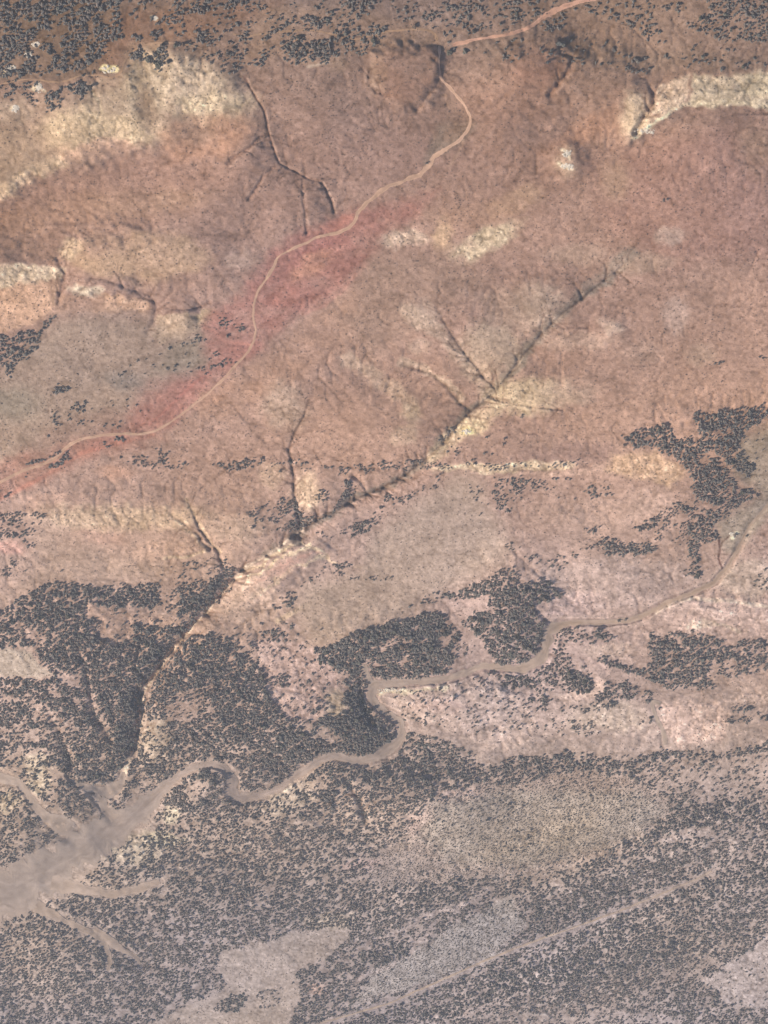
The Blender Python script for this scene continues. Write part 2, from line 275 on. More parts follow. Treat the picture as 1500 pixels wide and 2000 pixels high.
P([(290, 745), (400, 735), (385, 765), (300, 820), (270, 840), (250, 820)], (176, 128, 117), .6, 18)
P([(430, 745), (520, 690), (640, 600), (700, 560), (660, 690), (560, 760), (420, 820), (350, 840)], (180, 142, 122), .6, 22)
E(420, 770, 40, 16, (190, 146, 124), .6, -30)
E(865, 460, 18, 32, (202, 166, 130), .7); E(950, 468, 64, 22, (208, 182, 150), .9, -25); E(900, 420, 60, 20, (184, 146, 126), .5); E(1000, 395, 50, 20, (182, 148, 124), .6, -20)
E(470, 505, 26, 20, (190, 156, 134), .7); E(700, 650, 40, 70, (176, 142, 124), .5, -20)
P([(860, 235), (925, 240), (905, 275), (850, 310), (830, 320), (850, 270)], (150, 130, 116), .7, 10); P([(860, 175), (880, 180), (910, 225), (910, 260), (870, 270)], (160, 132, 118), .5, 10); E(885, 258, 18, 16, (180, 142, 120), .7)
E(740, 130, 16, 45, (182, 150, 126), .6); E(660, 122, 20, 16, (184, 150, 124), .6); E(600, 118, 30, 10, (186, 152, 130), .6)
P([(720, 90), (855, 90), (855, 170), (810, 210), (740, 190)], (170, 130, 112), .5, 12); E(1050, 130, 60, 45, (172, 130, 114), .6); E(1000, 200, 100, 50, (164, 128, 112), .5)
P([(1282, 165), (1338, 155), (1345, 205), (1300, 228), (1278, 215)], (204, 174, 148), .95, 6); P([(1348, 152), (1420, 148), (1500, 140), (1740, 130), (1740, 215), (1500, 212), (1440, 203), (1352, 210)], (204, 178, 148), .95, 8)
E(1240, 225, 32, 40, (198, 170, 142), .95); L([(1238, 268), (1262, 255), (1285, 235), (1345, 210), (1420, 200), (1500, 205)], 9, (222, 194, 160), .9, True); E(1480, 165, 30, 24, (212, 186, 150), .6)
P([(1180, 200), (1215, 180), (1205, 250), (1130, 290), (1060, 300), (1090, 270)], (178, 136, 116), .6, 18); E(1105, 312, 22, 26, (194, 162, 136), .7); L([(1098, 293), (1108, 298), (1112, 310)], 6, (226, 200, 168), .9); L([(1090, 318), (1100, 325), (1118, 330)], 6, (220, 194, 162), .8)
P([(1150, 320), (1350, 260), (1500, 230), (1500, 500), (1300, 520), (1180, 430)], (164, 128, 116), .7, 30); E(1200, 350, 30, 40, (178, 148, 126), .5); E(1480, 290, 40, 50, (178, 146, 124), .5); E(1310, 460, 30, 16, (188, 160, 142), .7); E(1130, 500, 60, 20, (176, 148, 132), .6); E(1030, 380, 30, 20, (184, 150, 128), .6)
P([(720, 500), (860, 500), (960, 540), (900, 600), (790, 660), (720, 700), (690, 620)], (162, 134, 120), .6, 25)
P([(1240, 490), (1170, 540), (1120, 590), (1050, 660), (1010, 720), (985, 760), (960, 760), (1000, 700), (1080, 610), (1140, 560), (1215, 490)], (148, 130, 118), .8, 7)
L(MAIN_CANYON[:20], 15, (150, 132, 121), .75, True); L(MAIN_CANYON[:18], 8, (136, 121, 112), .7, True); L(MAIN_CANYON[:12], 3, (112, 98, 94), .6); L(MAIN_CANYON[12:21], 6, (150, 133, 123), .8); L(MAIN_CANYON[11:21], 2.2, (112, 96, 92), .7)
E(1060, 600, 46, 40, (188, 160, 138), .8); E(1000, 590, 60, 30, (178, 150, 132), .5); E(960, 680, 60, 50, (186, 160, 134), .7, -30); E(830, 610, 24, 20, (186, 158, 138), .7); L([(800, 600), (860, 650), (905, 700), (945, 745), (950, 765)], 26, (194, 164, 140), .7, True); L([(780, 710), (830, 722), (870, 745), (895, 780)], 14, (196, 168, 144), .7, True)
L([(675, 700), (715, 725), (760, 750), (800, 790), (810, 820), (800, 850), (770, 855)], 26, (190, 160, 136), .75, True); E(800, 805, 16, 14, (200, 170, 142), .8); E(555, 790, 38, 40, (184, 156, 136), .8); E(820, 680, 22, 16, (184, 156, 136), .6)
E(1030, 770, 70, 30, (198, 172, 140), .85); E(1110, 770, 50, 24, (184, 156, 136), .6); L([(840, 895), (870, 872), (905, 838), (940, 815), (975, 795)], 22, (202, 174, 144), .8, True); E(925, 835, 30, 14, (210, 182, 146), .8, -15); E(912, 843, 12, 6, (232, 204, 150), .8)
E(1250, 515, 70, 16, (180, 152, 134), .6, -10); E(1195, 635, 22, 14, (186, 158, 138), .8, 20); E(1130, 665, 70, 16, (186, 156, 136), .6); E(1320, 615, 24, 34, (186, 158, 142), .6); E(1370, 690, 30, 20, (182, 154, 138), .6); E(1250, 690, 40, 20, (182, 152, 138), .5)
P([(830, 915), (960, 905), (1060, 900), (1120, 905), (1115, 918), (1000, 925), (900, 925)], (212, 184, 152), .9, 4); L([(1000, 932), (1120, 928), (1160, 915), (1220, 905), (1300, 915)], 8, (190, 156, 136), .8, True); P([(1190, 890), (1290, 890), (1340, 920), (1310, 950), (1260, 930), (1180, 915)], (202, 166, 136), .9, 9)
P([(1100, 860), (1200, 870), (1190, 910), (1080, 905), (1000, 890)], (158, 130, 122), .6, 14); E(1270, 985, 40, 30, (190, 158, 140), .7); E(1180, 1010, 120, 30, (182, 152, 138), .5)
E(110, 985, 70, 20, (186, 148, 128), .6); E(240, 1010, 150, 24, (196, 166, 138), .85); E(170, 1050, 60, 20, (188, 148, 132), .6); E(330, 1075, 60, 16, (190, 156, 136), .6); E(460, 1035, 50, 24, (184, 156, 136), .7); E(230, 920, 30, 14, (186, 144, 124), .6); E(600, 960, 24, 34, (198, 168, 138), .8); E(530, 930, 24, 24, (190, 160, 134), .6); E(20, 1070, 30, 14, (202, 152, 136), .6)
L([(362, 975), (385, 1015), (408, 1060), (430, 1078)], 6, (200, 170, 142), .8); L([(320, 1000), (372, 1040), (395, 1068)], 4, (198, 168, 142), .7); L([(320, 1090), (360, 1088), (400, 1076)], 4, (206, 178, 150), .8)
P([(-240, 1180), (0, 1180), (80, 1100), (60, 1040), (110, 1010), (200, 1080), (340, 1110), (320, 1140), (120, 1135), (50, 1155)], (172, 146, 132), .6, 18)
for o in (0, 13, 24, 36): L([(470 + o * .6, 1135 + o), (540 + o, 1082 + o * .6), (590 + o * .9, 1050 + o * .9), (640 + o * .4, 1085 + o * .3)], 5, (208, 180, 148) if o != 24 else (186, 146, 132), .8, True)
E(490, 1180, 60, 40, (188, 158, 138), .8); L([(600, 1180), (570, 1200), (540, 1215)], 8, (204, 174, 144), .8); E(560, 1110, 30, 12, (186, 146, 132), .7, -40); L([(690, 1105), (740, 1115)], 5, (196, 166, 142), .7)
P([(800, 985), (880, 935), (930, 930), (960, 1000), (1000, 1060), (970, 1110), (880, 1150), (770, 1215), (620, 1262), (590, 1230), (570, 1190), (600, 1140), (700, 1110), (720, 1040)], (174, 150, 135), .85, 26)
P([(1455, 850), (1500, 830), (1740, 800), (1740, 1000), (1500, 1010), (1440, 1080), (1405, 1060), (1400, 1015), (1485, 965), (1430, 925)], (168, 149, 135), .9, 14)
P([(1060, 1110), (1200, 1090), (1330, 1100), (1360, 1140), (1250, 1180), (1110, 1200), (1060, 1150)], (182, 156, 142), .7, 14); E(1120, 1180, 50, 22, (188, 158, 146), .6); E(1460, 1130, 50, 30, (184, 160, 140), .7)
P([(1280, 1200), (1310, 1178), (1380, 1166), (1500, 1182), (1740, 1180), (1740, 1240), (1500, 1240), (1360, 1238), (1300, 1218)], (190, 160, 144), .95, 6); L([(1282, 1198), (1310, 1178), (1350, 1168), (1430, 1175), (1500, 1186)], 6, (208, 182, 158), .8); L([(1350, 1225), (1400, 1215), (1440, 1228)], 6, (206, 180, 156), .7, True)
P([(1282, 1372), (1400, 1372), (1425, 1395), (1410, 1450), (1330, 1458), (1290, 1420)], (194, 164, 148), .95, 8); E(1460, 1365, 30, 16, (190, 162, 146), .6)
P([(740, 1350), (760, 1342), (850, 1338), (960, 1320), (1000, 1345), (1050, 1400), (1040, 1440), (980, 1470), (860, 1420), (800, 1400)], (184, 158, 142), .9, 10); L([(740, 1352), (780, 1346), (870, 1340)], 6, (214, 192, 162), .85, True); E(860, 1375, 50, 12, (196, 164, 148), .7)
E(1190, 1400, 70, 26, (184, 162, 142), .6); E(1140, 1350, 40, 14, (196, 166, 146), .7, -20); E(1190, 1270, 40, 14, (190, 162, 142), .7)
P([(500, 1245), (620, 1270), (660, 1330), (660, 1380), (600, 1410), (560, 1400), (520, 1340)], (182, 154, 142), .9, 12); E(655, 1375, 18, 22, (190, 168, 140), .6); P([(160, 1175), (250, 1195), (370, 1210), (330, 1250), (210, 1255), (190, 1220)], (182, 152, 138), .9, 8)
P([(-240, 1270), (60, 1262), (80, 1300), (100, 1325), (60, 1320), (-240, 1310)], (172, 154, 142), .9, 6); E(70, 1490, 30, 20, (196, 178, 156), .7); E(75, 1530, 20, 20, (196, 178, 156), .7); E(15, 1570, 20, 20, (196, 178, 156), .6); E(330, 1590, 18, 14, (190, 176, 152), .8); E(320, 1640, 40, 12, (192, 176, 152), .8); E(300, 1445, 30, 40, (180, 162, 144), .7); E(250, 1660, 60, 22, (182, 166, 146), .7)
E(560, 1560, 50, 24, (182, 164, 146), .7, -25); E(640, 1800, 40, 14, (192, 172, 150), .7); E(900, 1555, 50, 14, (184, 158, 146), .8); E(700, 1690, 40, 10, (184, 156, 146), .6); E(820, 1610, 24, 22, (184, 158, 146), .6); E(620, 1930, 16, 12, (196, 164, 146), .7)
P([(430, 1862), (520, 1832), (672, 1808), (682, 1822), (650, 1866), (580, 1896), (585, 1950), (560, 2000), (500, 2240), (100, 2240), (280, 2002), (370, 1955), (450, 1925), (425, 1895)], (170, 153, 144), .9, 12)
P([(1378, 1915), (1445, 1865), (1500, 1830), (1740, 1800), (1740, 1990), (1500, 1975), (1420, 1952)], (172, 156, 147), .95, 8)
P([(850, 1570), (1000, 1540), (1250, 1550), (1300, 1585), (1240, 1640), (1050, 1690), (880, 1690), (820, 1630)], (166, 152, 144), .8, 16); P([(830, 1840), (1000, 1755), (1025, 1800), (960, 1875), (860, 1905), (700, 1965), (720, 1900)], (164, 152, 145), .8, 10)
TRACK_S = [(620, 2000), (760, 1960), (860, 1915), (950, 1875), (1000, 1855), (1060, 1832), (1120, 1812), (1180, 1790), (1230, 1772), (1300, 1742), (1350, 1722), (1390, 1702)]
for p, wd in [([(690, 1860), (770, 1825), (830, 1790), (890, 1768), (950, 1735), (1010, 1705), (1100, 1690), (1170, 1670)], 8), ([(700, 1915), (760, 1885), (790, 1860), (840, 1820)], 7), ([(800, 2000), (900, 1975), (980, 1948), (1030, 1925)], 7), ([(990, 1700), (1060, 1712), (1110, 1740)], 7), ([(1300, 1640), (1380, 1620), (1400, 1650)], 6), ([(100, 1840), (140, 1860), (165, 1880)], 6), ([(435, 1740), (460, 1760), (485, 1785)], 5), ([(455, 1725), (500, 1690)], 5), ([(640, 1560), (680, 1610)], 4)]:
    L(p, wd * .7, (184, 163, 151), .55, True)
E(212, 138, 17, 9, (238, 214, 162), 1, 0, .25); L([(640, 122), (600, 130)], 4, (206, 176, 148), .7)
for x, y in [(70, 88), (55, 108), (20, 132), (8, 145), (75, 168), (82, 178), (66, 176), (30, 212), (303, 35)]: E(x, y, 7, 5, (216, 190, 156), .9)
for q in ([(700, 540), (640, 590), (590, 620)], [(660, 500), (600, 560), (540, 640)], [(440, 720), (380, 770), (310, 830)], [(420, 735), (350, 790), (300, 835)], [(480, 700), (420, 750), (350, 810)], [(720, 440), (680, 480), (640, 500)], [(390, 735), (340, 770), (300, 790)]): L(q, 5, (192, 142, 128), .5, True)
for ml in ([(-20, 985), (40, 955), (80, 932), (120, 908), (160, 885), (220, 868), (300, 850)],): L(ml, 7, (190, 132, 116), .6)
L([(290, 830), (330, 795), (360, 765), (390, 740), (410, 728)], 4, (186, 128, 116), .7); L([(400, 640), (420, 650), (440, 668), (490, 675)], 4, (196, 140, 124), .6); L([(180, 178), (192, 198), (200, 222)], 2.5, (206, 178, 144), .8)
L([(810, 225), (838, 190), (856, 165)], 5, (184, 146, 126), .5); L([(880, 325), (895, 300), (905, 275)], 3, (180, 146, 126), .7); L([(870, 185), (875, 210)], 3, (176, 142, 124), .6)
for gl, wd, c in [(G_WEST, 4, (112, 82, 74)), (G_FORK, 3.5, (104, 88, 84)), (G_B, 3, (128, 108, 98)), (G_A, 5, (138, 116, 106)), (G_C, 4, (120, 104, 98)), (G_D, 2.5, (138, 116, 104))]: L(gl, wd, c, .4)  # dark gully lines: shade of the creases painted into the ground
L([(a + 4, b + 1) for a, b in G_WEST], 2.5, (194, 156, 132), .5)
L([(1404, 1050), (1408, 1075), (1404, 1090), (1410, 1112)], 2.5, (108, 84, 80), .9); L([(1404, 1085), (1412, 1060), (1425, 1045)], 3, (120, 100, 92), .8); L([(1057, 1238), (1058, 1262), (1052, 1282), (1040, 1300)], 3, (104, 82, 78), .9); E(1432, 1043, 8, 4, (224, 206, 172), .9)  # dark lines paint the shaded faces of the cut banks
L(MAIN_CANYON[18:], 5.5, (206, 182, 162), 1)
L(MAIN_CANYON[18:], 3.5, (206, 182, 162), 1); L([(262, 1310), (280, 1328), (292, 1334)], 4, (190, 166, 144), .8); E(271, 1367, 7, 5, (214, 192, 152), .8); E(330, 1280, 8, 6, (206, 184, 154), .7, -50)
# relief-linked soil: gully floors and washes
n1 = fbm(BX / 120, BY / 120, 90, 4); n2 = fbm(BX / 26, BY / 26, 95, 4, .65); n3 = vn(BX / 4.6, BY / 4.6, 99); n4 = fbm(BX / 330, BY / 330, 130, 3)
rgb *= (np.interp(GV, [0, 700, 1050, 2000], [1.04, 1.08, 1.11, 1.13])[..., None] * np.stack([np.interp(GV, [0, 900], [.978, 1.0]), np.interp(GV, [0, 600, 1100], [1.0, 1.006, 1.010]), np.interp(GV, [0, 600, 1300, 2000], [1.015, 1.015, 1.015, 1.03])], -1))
for q in TRIBS: L(q, 1.6, (132, 108, 98), .35)
bright = rgb.mean(-1); pale = sstep(162, 200, bright)[..., None]
cr = np.abs(fbm(BX / 18, BY / 18, 120, 3, .6) * 2 - 1); cr2 = np.abs(fbm(BX / 60, BY / 60, 125, 4, .6) * 2 - 1)
mul = 1 + .16 * (n1 - .5)[..., None] + (.16 + .20 * pale) * (n2 - .5)[..., None] + .16 * (n3 - .5)[..., None]
mul = mul * (1 - (.05 + .16 * pale) * np.exp(-(cr / .07))[..., None]) * (1 - .10 * np.exp(-(cr2 / .05))[..., None])
rgb = rgb * mul
sk = vn(BX / 2.7, BY / 2.7, 140); sk2 = vn(BX / 3.3, BY / 3.3, 141); rgb = rgb * (1 - .15 * sstep(.74, .9, sk) * (.5 + n2))[..., None] * (1 + (.06 + .10 * pale[..., 0]) * sstep(.72, .9, sk2))[..., None]
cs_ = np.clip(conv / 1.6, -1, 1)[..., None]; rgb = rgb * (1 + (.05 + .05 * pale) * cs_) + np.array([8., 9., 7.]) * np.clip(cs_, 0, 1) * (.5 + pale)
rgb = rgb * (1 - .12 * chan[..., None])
rgb[..., 0] *= 1 + .05 * (n4 - .5); rgb[..., 2] *= 1 - .10 * (n4 - .5)
rgb = np.clip(rgb, 20, 250)
# pale stone rubble stands proud, cracks lie low
hgt += (pale[..., 0] * fade) * (2.4 * (n2 - .5) - 1.6 * np.exp(-(cr / .10)))

# photo brightness -> base colour (gain and veil found from grey test renders)
def albedo(c, v):
    g = np.interp(v, [0, 2000], [1.22, 1.11])[..., None] * np.array([1.0, .985, 1.02])
    z = np.interp(v, [0, 1000, 2000], [.060, .070, .091])[..., None] * np.array([1.0, 1.05, 1.22])
    return np.clip((lin(c) - z) / g, .01, .85)
alb = albedo(rgb, GV)

def samp(A, u, v):
    x = np.clip((np.asarray(u, float) - U0) / ST, 0, NU - 1.001); y = np.clip((np.asarray(v, float) - V0) / ST, 0, NV - 1.001)
    i = x.astype(int); j = y.astype(int); fx = x - i; fy = y - j
    if A.ndim == 3: fx = fx[..., None]; fy = fy[..., None]
    return (A[j, i] * (1 - fx) + A[j, i + 1] * fx) * (1 - fy) + (A[j + 1, i] * (1 - fx) + A[j + 1, i + 1] * fx) * fy
def ground(u, v): return unproject(u, v, samp(hgt, u, v))

# ------------------------------------------------------------------ mesh and material helpers
def mesh_np(name, verts, faces, cols=None, smooth=False):
    """faces: (n,3) or (n,4) int array"""
    me = bpy.data.meshes.new(name); verts = np.ascontiguousarray(verts, np.float32); faces = np.ascontiguousarray(faces, np.int32)
    k = faces.shape[1]; nf = len(faces)
    me.vertices.add(len(verts)); me.vertices.foreach_set('co', verts.ravel())
    me.loops.add(nf * k); me.loops.foreach_set('vertex_index', faces.ravel())
    me.polygons.add(nf); me.polygons.foreach_set('loop_start', np.arange(nf, dtype=np.int32) * k); me.polygons.foreach_set('loop_total', np.full(nf, k, np.int32))
    me.polygons.foreach_set('use_smooth', np.full(nf, smooth))
    if cols is not None:
        a = me.color_attributes.new('tint', 'FLOAT_COLOR', 'POINT')
        c4 = np.ones((len(verts), 4), np.float32); c4[:, :3] = cols; a.data.foreach_set('color', c4.ravel())
    me.update(calc_edges=True); me.validate(); return me
def link(name, me, mat=None, parent=None, **kw):
    o = bpy.data.objects.new(name, me); COL.objects.link(o)
    if mat and me is not None and not me.materials: me.materials.append(mat)
    if parent: o.parent = parent
    for k, v in kw.items(): o[k] = v
    return o
def material(name, base=None, attr=False, rough=1.0, scales=((1.6, .22), (.35, .16)), bump=.5, bdist=.35, spot=None):
    m = bpy.data.materials.new(name); m.use_nodes = True; t = m.node_tree; n = t.nodes; b = n['Principled BSDF']
    b.inputs['Roughness'].default_value = rough; b.inputs['Specular IOR Level'].default_value = .08
    tc = n.new('ShaderNodeTexCoord')
    if attr: src = n.new('ShaderNodeVertexColor'); src.layer_name = 'tint'; cur = src.outputs['Color']
    else: src = n.new('ShaderNodeRGB'); src.outputs[0].default_value = (*base, 1); cur = src.outputs[0]
    hs = None
    for i, (s, a) in enumerate(scales):
        no = n.new('ShaderNodeTexNoise'); no.inputs['Scale'].default_value = s; no.inputs['Detail'].default_value = 4; no.inputs['Roughness'].default_value = .6
        t.links.new(tc.outputs['Object'], no.inputs['Vector'])
        mr = n.new('ShaderNodeMapRange'); mr.inputs['From Min'].default_value = .3; mr.inputs['From Max'].default_value = .7
        mr.inputs['To Min'].default_value = 1 - a; mr.inputs['To Max'].default_value = 1 + a; t.links.new(no.outputs['Fac'], mr.inputs['Value'])
        mx = n.new('ShaderNodeVectorMath'); mx.operation = 'SCALE'; t.links.new(cur, mx.inputs[0]); t.links.new(mr.outputs[0], mx.inputs['Scale']); cur = mx.outputs[0]
        if hs is None: hs = no.outputs['Fac']
    t.links.new(cur, b.inputs['Base Color'])
    if bump:
        bp = n.new('ShaderNodeBump'); bp.inputs['Strength'].default_value = bump; bp.inputs['Distance'].default_value = bdist
        t.links.new(hs, bp.inputs['Height']); t.links.new(bp.outputs[0], b.inputs['Normal'])
    return m
M_GROUND = material('ground_soil', attr=True, scales=((.50, .24), (.11, .08)), bump=.4, bdist=.5)
M_ROAD = material('packed_dirt', attr=True, scales=((.3, .08), (.08, .06)), bump=.3, bdist=.2)
M_TREE = material('juniper_foliage', attr=True, scales=((1.3, .30),), bump=.6, bdist=.4)
M_BARK = material('bark', base=(.13, .09, .065), scales=((4., .3),), bump=.5, bdist=.05)
M_ROCK = material('pale_sandstone', attr=True, scales=((.5, .18), (.15, .1)), bump=.6, bdist=.5)

# ================================================================== TERRAIN: one sheet out to the far plain
def grow(a, b, first):            # spacings that grow from a out to b
    out = []; s = first; x = a; sg = 1 if b > a else -1
    while (x - b) * sg < 0: s *= 1.22; x += sg * s; out.append(x)
    out[-1] = b; return out
EU = np.array(grow(gu[0], -5200, 4)[::-1] + list(gu) + grow(gu[-1], 6700, 4))
EV = np.array(grow(gv[0], -3250, 4)[::-1] + list(gv) + grow(gv[-1], 5400, 4))
TU, TV = np.meshgrid(EU, EV)
inn = (TU > gu[0] - .1) & (TU < gu[-1] + .1) & (TV > gv[0] - .1) & (TV < gv[-1] + .1)
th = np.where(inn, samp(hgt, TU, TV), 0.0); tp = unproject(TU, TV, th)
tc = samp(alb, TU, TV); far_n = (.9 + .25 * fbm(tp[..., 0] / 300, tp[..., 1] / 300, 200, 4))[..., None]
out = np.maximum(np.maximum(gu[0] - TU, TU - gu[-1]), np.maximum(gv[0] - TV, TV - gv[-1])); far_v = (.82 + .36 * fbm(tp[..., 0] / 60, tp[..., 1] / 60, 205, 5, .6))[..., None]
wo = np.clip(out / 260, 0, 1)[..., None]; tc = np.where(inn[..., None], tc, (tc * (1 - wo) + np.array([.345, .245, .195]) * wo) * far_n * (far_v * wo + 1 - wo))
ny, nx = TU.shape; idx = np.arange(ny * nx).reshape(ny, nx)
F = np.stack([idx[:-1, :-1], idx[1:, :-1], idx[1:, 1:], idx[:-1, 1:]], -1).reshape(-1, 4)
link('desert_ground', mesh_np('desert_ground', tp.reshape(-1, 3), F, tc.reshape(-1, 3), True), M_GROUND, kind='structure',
     label='reddish brown desert ground with pale rock ledges, gullies and low hills')

# ================================================================== ROADS AND WASHES: draped strips
def resample(pts, step):
    p = np.array(pts, float); d = np.r_[0, np.cumsum(np.hypot(*np.diff(p[:, :2], axis=0).T))]
    n = max(2, int(d[-1] / step)); q = np.linspace(0, d[-1], n)
    o = np.stack([np.interp(q, d, p[:, k]) for k in range(p.shape[1])], -1)
    for k in range(3):                                   # round the corners
        o[1:-1] = (o[:-2] + 2 * o[1:-1] + o[2:]) / 4
    return o
def strip(name, pts, wd, col, label, lift=.35, cross=7, wob=.5, step=3.0, mat=None, edge=None):
    p = [(a[0], a[1], a[2] if len(a) > 2 else wd) for a in pts]; o = resample(p, step)
    tx = np.gradient(o[:, 0]); ty = np.gradient(o[:, 1]); l = np.hypot(tx, ty) + 1e-9; nx_, ny_ = -ty / l, tx / l
    rs = np.random.RandomState(len(pts) * 13); n = len(o)
    def wobble(sc_): return np.convolve(rs.rand(n + 20) - .5, np.ones(5) / 5, 'same')[:n] * sc_
    c = np.linspace(-1, 1, cross); hwL = o[:, 2] / 2 * (1 + wobble(wob * 4)); hwR = o[:, 2] / 2 * (1 + wobble(wob * 4))
    off = np.where(c[None] < 0, c[None] * hwL[:, None], c[None] * hwR[:, None])
    u = o[:, 0, None] + nx_[:, None] * off; v = o[:, 1, None] + ny_[:, None] * off
    hh = samp(hgt, u, v); 
    pos = unproject(u, v, hh + lift)
    col = np.array(col, float); cc = (np.broadcast_to(col, (n, cross, 3)) if col.ndim == 1 else np.stack([np.interp(np.linspace(0, 1, n), np.linspace(0, 1, len(col)), col[:, k]) for k in range(3)], -1)[:, None, :] * np.ones((1, cross, 1))).copy()
    X, Y = pos[..., 0], pos[..., 1]
    along = np.arange(n)[:, None] * step + 0 * c[None]; acr = c[None] * o[:, 2:3] / 2
    cc *= (1 + .17 * (fbm(along / 60, acr / 5 + 9, 310, 4, .6) - .5) + .10 * (vn(along / 9, acr / 2.5, 311) - .5))[..., None]
    cc *= (1 + .10 * (fbm(X / 30, Y / 30, 300, 3) - .5) + .06 * (c[None] ** 2 - .5))[..., None]
    if edge is not None: cc = cc * (1 - np.abs(c[None, :, None]) ** 3 * .6) + np.array(edge) * np.abs(c[None, :, None]) ** 3 * .6
    i = np.arange(n * cross).reshape(n, cross); F = np.stack([i[:-1, :-1], i[:-1, 1:], i[1:, 1:], i[1:, :-1]], -1).reshape(-1, 4)
    return link(name, mesh_np(name, pos.reshape(-1, 3), F, albedo(cc, v).reshape(-1, 3), True), mat or M_ROAD, kind='structure', label=label)
ROAD = [(-60, 968, 4.5), (0, 942, 5), (40, 921, 5), (80, 908, 5), (108, 894, 5.5), (122, 880, 5.5), (140, 866, 5.5), (160, 857, 5), (200, 850, 4.5), (240, 847, 4), (275, 848, 4), (300, 843, 4), (330, 827, 4), (370, 797, 4), (410, 766, 4), (440, 737, 4), (465, 708, 4), (484, 688, 4), (496, 666, 4), (500, 645, 4), (495, 620, 4), (495, 598, 4), (503, 570, 4.5), (520, 545, 5), (533, 525, 6), (538, 508, 6), (548, 497, 5), (580, 482, 5), (620, 464, 5), (650, 457, 5), (680, 447, 5.5), (692, 433, 6), (698, 415, 7), (715, 398, 7.5), (740, 376, 8), (765, 361, 8), (795, 350, 8), (820, 342, 9), (835, 325, 9), (850, 305, 9), (870, 290, 8), (888, 282, 7), (902, 270, 6.5), (912, 256, 6), (919, 238, 6), (916, 222, 6), (905, 203, 6), (890, 184, 5.5), (872, 166, 6), (860, 150, 5), (858, 130, 4), (859, 110, 4), (858, 90, 4)]
ROAD_W = [(854, 80, 4), (852, 70, 5), (842, 60, 5), (815, 57, 4), (790, 58, 3.5), (760, 61, 3), (730, 68, 3), (700, 76, 3.5), (680, 77, 3.5), (655, 68, 3), (630, 62, 2.5), (600, 58, 3), (575, 60, 4), (545, 62, 4), (510, 66, 2.5), (480, 72, 3), (455, 66, 3)]
strip('dirt_track', ROAD_W, 3, (176, 146, 126), 'faint pale track running left from the road junction through the tree belt', wob=.5)
strip('dirt_road', ROAD, 5, (206, 170, 150), 'pale pinkish dirt road winding down from the tree belt past the red slope')
strip('dirt_road', [(884, 88, 4), (898, 83, 8), (930, 77, 7), (965, 72, 6), (1000, 65, 7), (1030, 55, 8), (1050, 42, 9), (1066, 29, 10), (1090, 18, 10), (1115, 8, 10), (1150, 0, 8), (1200, -14, 8), (1300, -60, 8)], 7, (202, 160, 142), 'broad orange dirt road leaving the frame at the upper right')
strip('dirt_track', [(395, 95, 2), (370, 88, 3), (340, 84, 3.5), (310, 83, 3.5), (285, 87, 4), (268, 94, 4), (252, 108, 3), (241, 122, 3), (240, 134, 3.5), (233, 144, 4), (220, 152, 4.5), (208, 151, 3.5), (195, 147, 3), (175, 147, 2.5), (155, 148, 3), (140, 155, 3.5), (120, 160, 3.5), (100, 160, 3), (80, 156, 2.5), (50, 155, 2), (20, 160, 2), (-20, 168, 2)], 2.6, (184, 152, 130), 'thin pale track looping past the white quarry near the dark grove')
strip('dirt_track', TRACK_S, 3.4, (188, 169, 158), 'straight pale track cutting through the dark scrub at the lower right', lift=.5, wob=.5)
strip('dry_riverbed', RIVER, 12, [(178, 155, 140), (186, 162, 148), (186, 165, 154), (182, 163, 154), (178, 160, 153), (176, 160, 153), (182, 164, 156)], 'smooth mauve sandy bed of the dry river meandering between wooded hills', lift=.4, cross=21, wob=.45, edge=(178, 160, 150))
for k, b in enumerate(BRANCH):
    strip('dry_wash', b, 8, (184, 165, 155), ['sandy mouth of the canyon joining the river', 'sandy side wash coming in from the left edge', 'small sandy inlet under the wooded hill', 'sandy side wash running to the right below the river', 'pale forked wash among scrub at the lower left', 'short right hand fork of the lower left wash', 'narrow sandy inlet at the sharp river bend', 'narrow sandy wash beside the round pale hill'][k], lift=.55, cross=5, wob=.3)

# ================================================================== TREES
dens = np.zeros_like(GU); fine = np.zeros_like(GU)
def dput(sm, val, A=None):
    A = dens if A is None else A
    s, m = sm; m = sstep(.22, .70, m); A[s] = A[s] * (1 - m) + val * m
DP = lambda v, pts, f=5: dput(m_poly(pts, f), v)
DE = lambda v, cx, cy, rx, ry, rot=0, f=.3: dput(m_ell(cx, cy, rx, ry, rot, f), v)
DL = lambda v, pts, wd: dput(m_line(pts, wd, True), v)
# --- top belt
DP(.20, [(-240, -240), (1740, -240), (1740, 60), (1500, 90), (1200, 45), (1000, 62), (880, 70), (780, 50), (700, 95), (640, 120), (500, 125), (440, 140), (380, 105), (300, 80), (250, 30), (240, 0), (-240, 0)], 10)
DP(.80, [(-240, -240), (245, -240), (240, 40), (240, 72), (205, 85), (188, 118), (150, 135), (60, 150), (-240, 160)], 5)
for c in [(70, 75, 8, 26, 40), (110, 95, 7, 14, 0), (130, 60, 30, 5, -10), (158, 95, 6, 20, 20), (180, 50, 8, 18, 0), (30, 120, 16, 8, -20), (210, 30, 6, 20, 10)]: DE(.15, *c)
DP(.28, [(-240, 165), (0, 165), (60, 158), (120, 165), (170, 170), (160, 190), (125, 200), (120, 215), (75, 220), (50, 198), (-240, 200)], 5)
DE(.95, 152, 172, 20, 15); DE(.9, 103, 187, 14, 9, 30); DE(.8, 35, 175, 26, 8, -20); DE(.7, 108, 203, 12, 5)
DP(.95, [(256, 112), (262, 98), (280, 92), (288, 100), (292, 108), (302, 100), (312, 92), (326, 94), (330, 122), (318, 128), (300, 124), (286, 118), (270, 114)], 3)
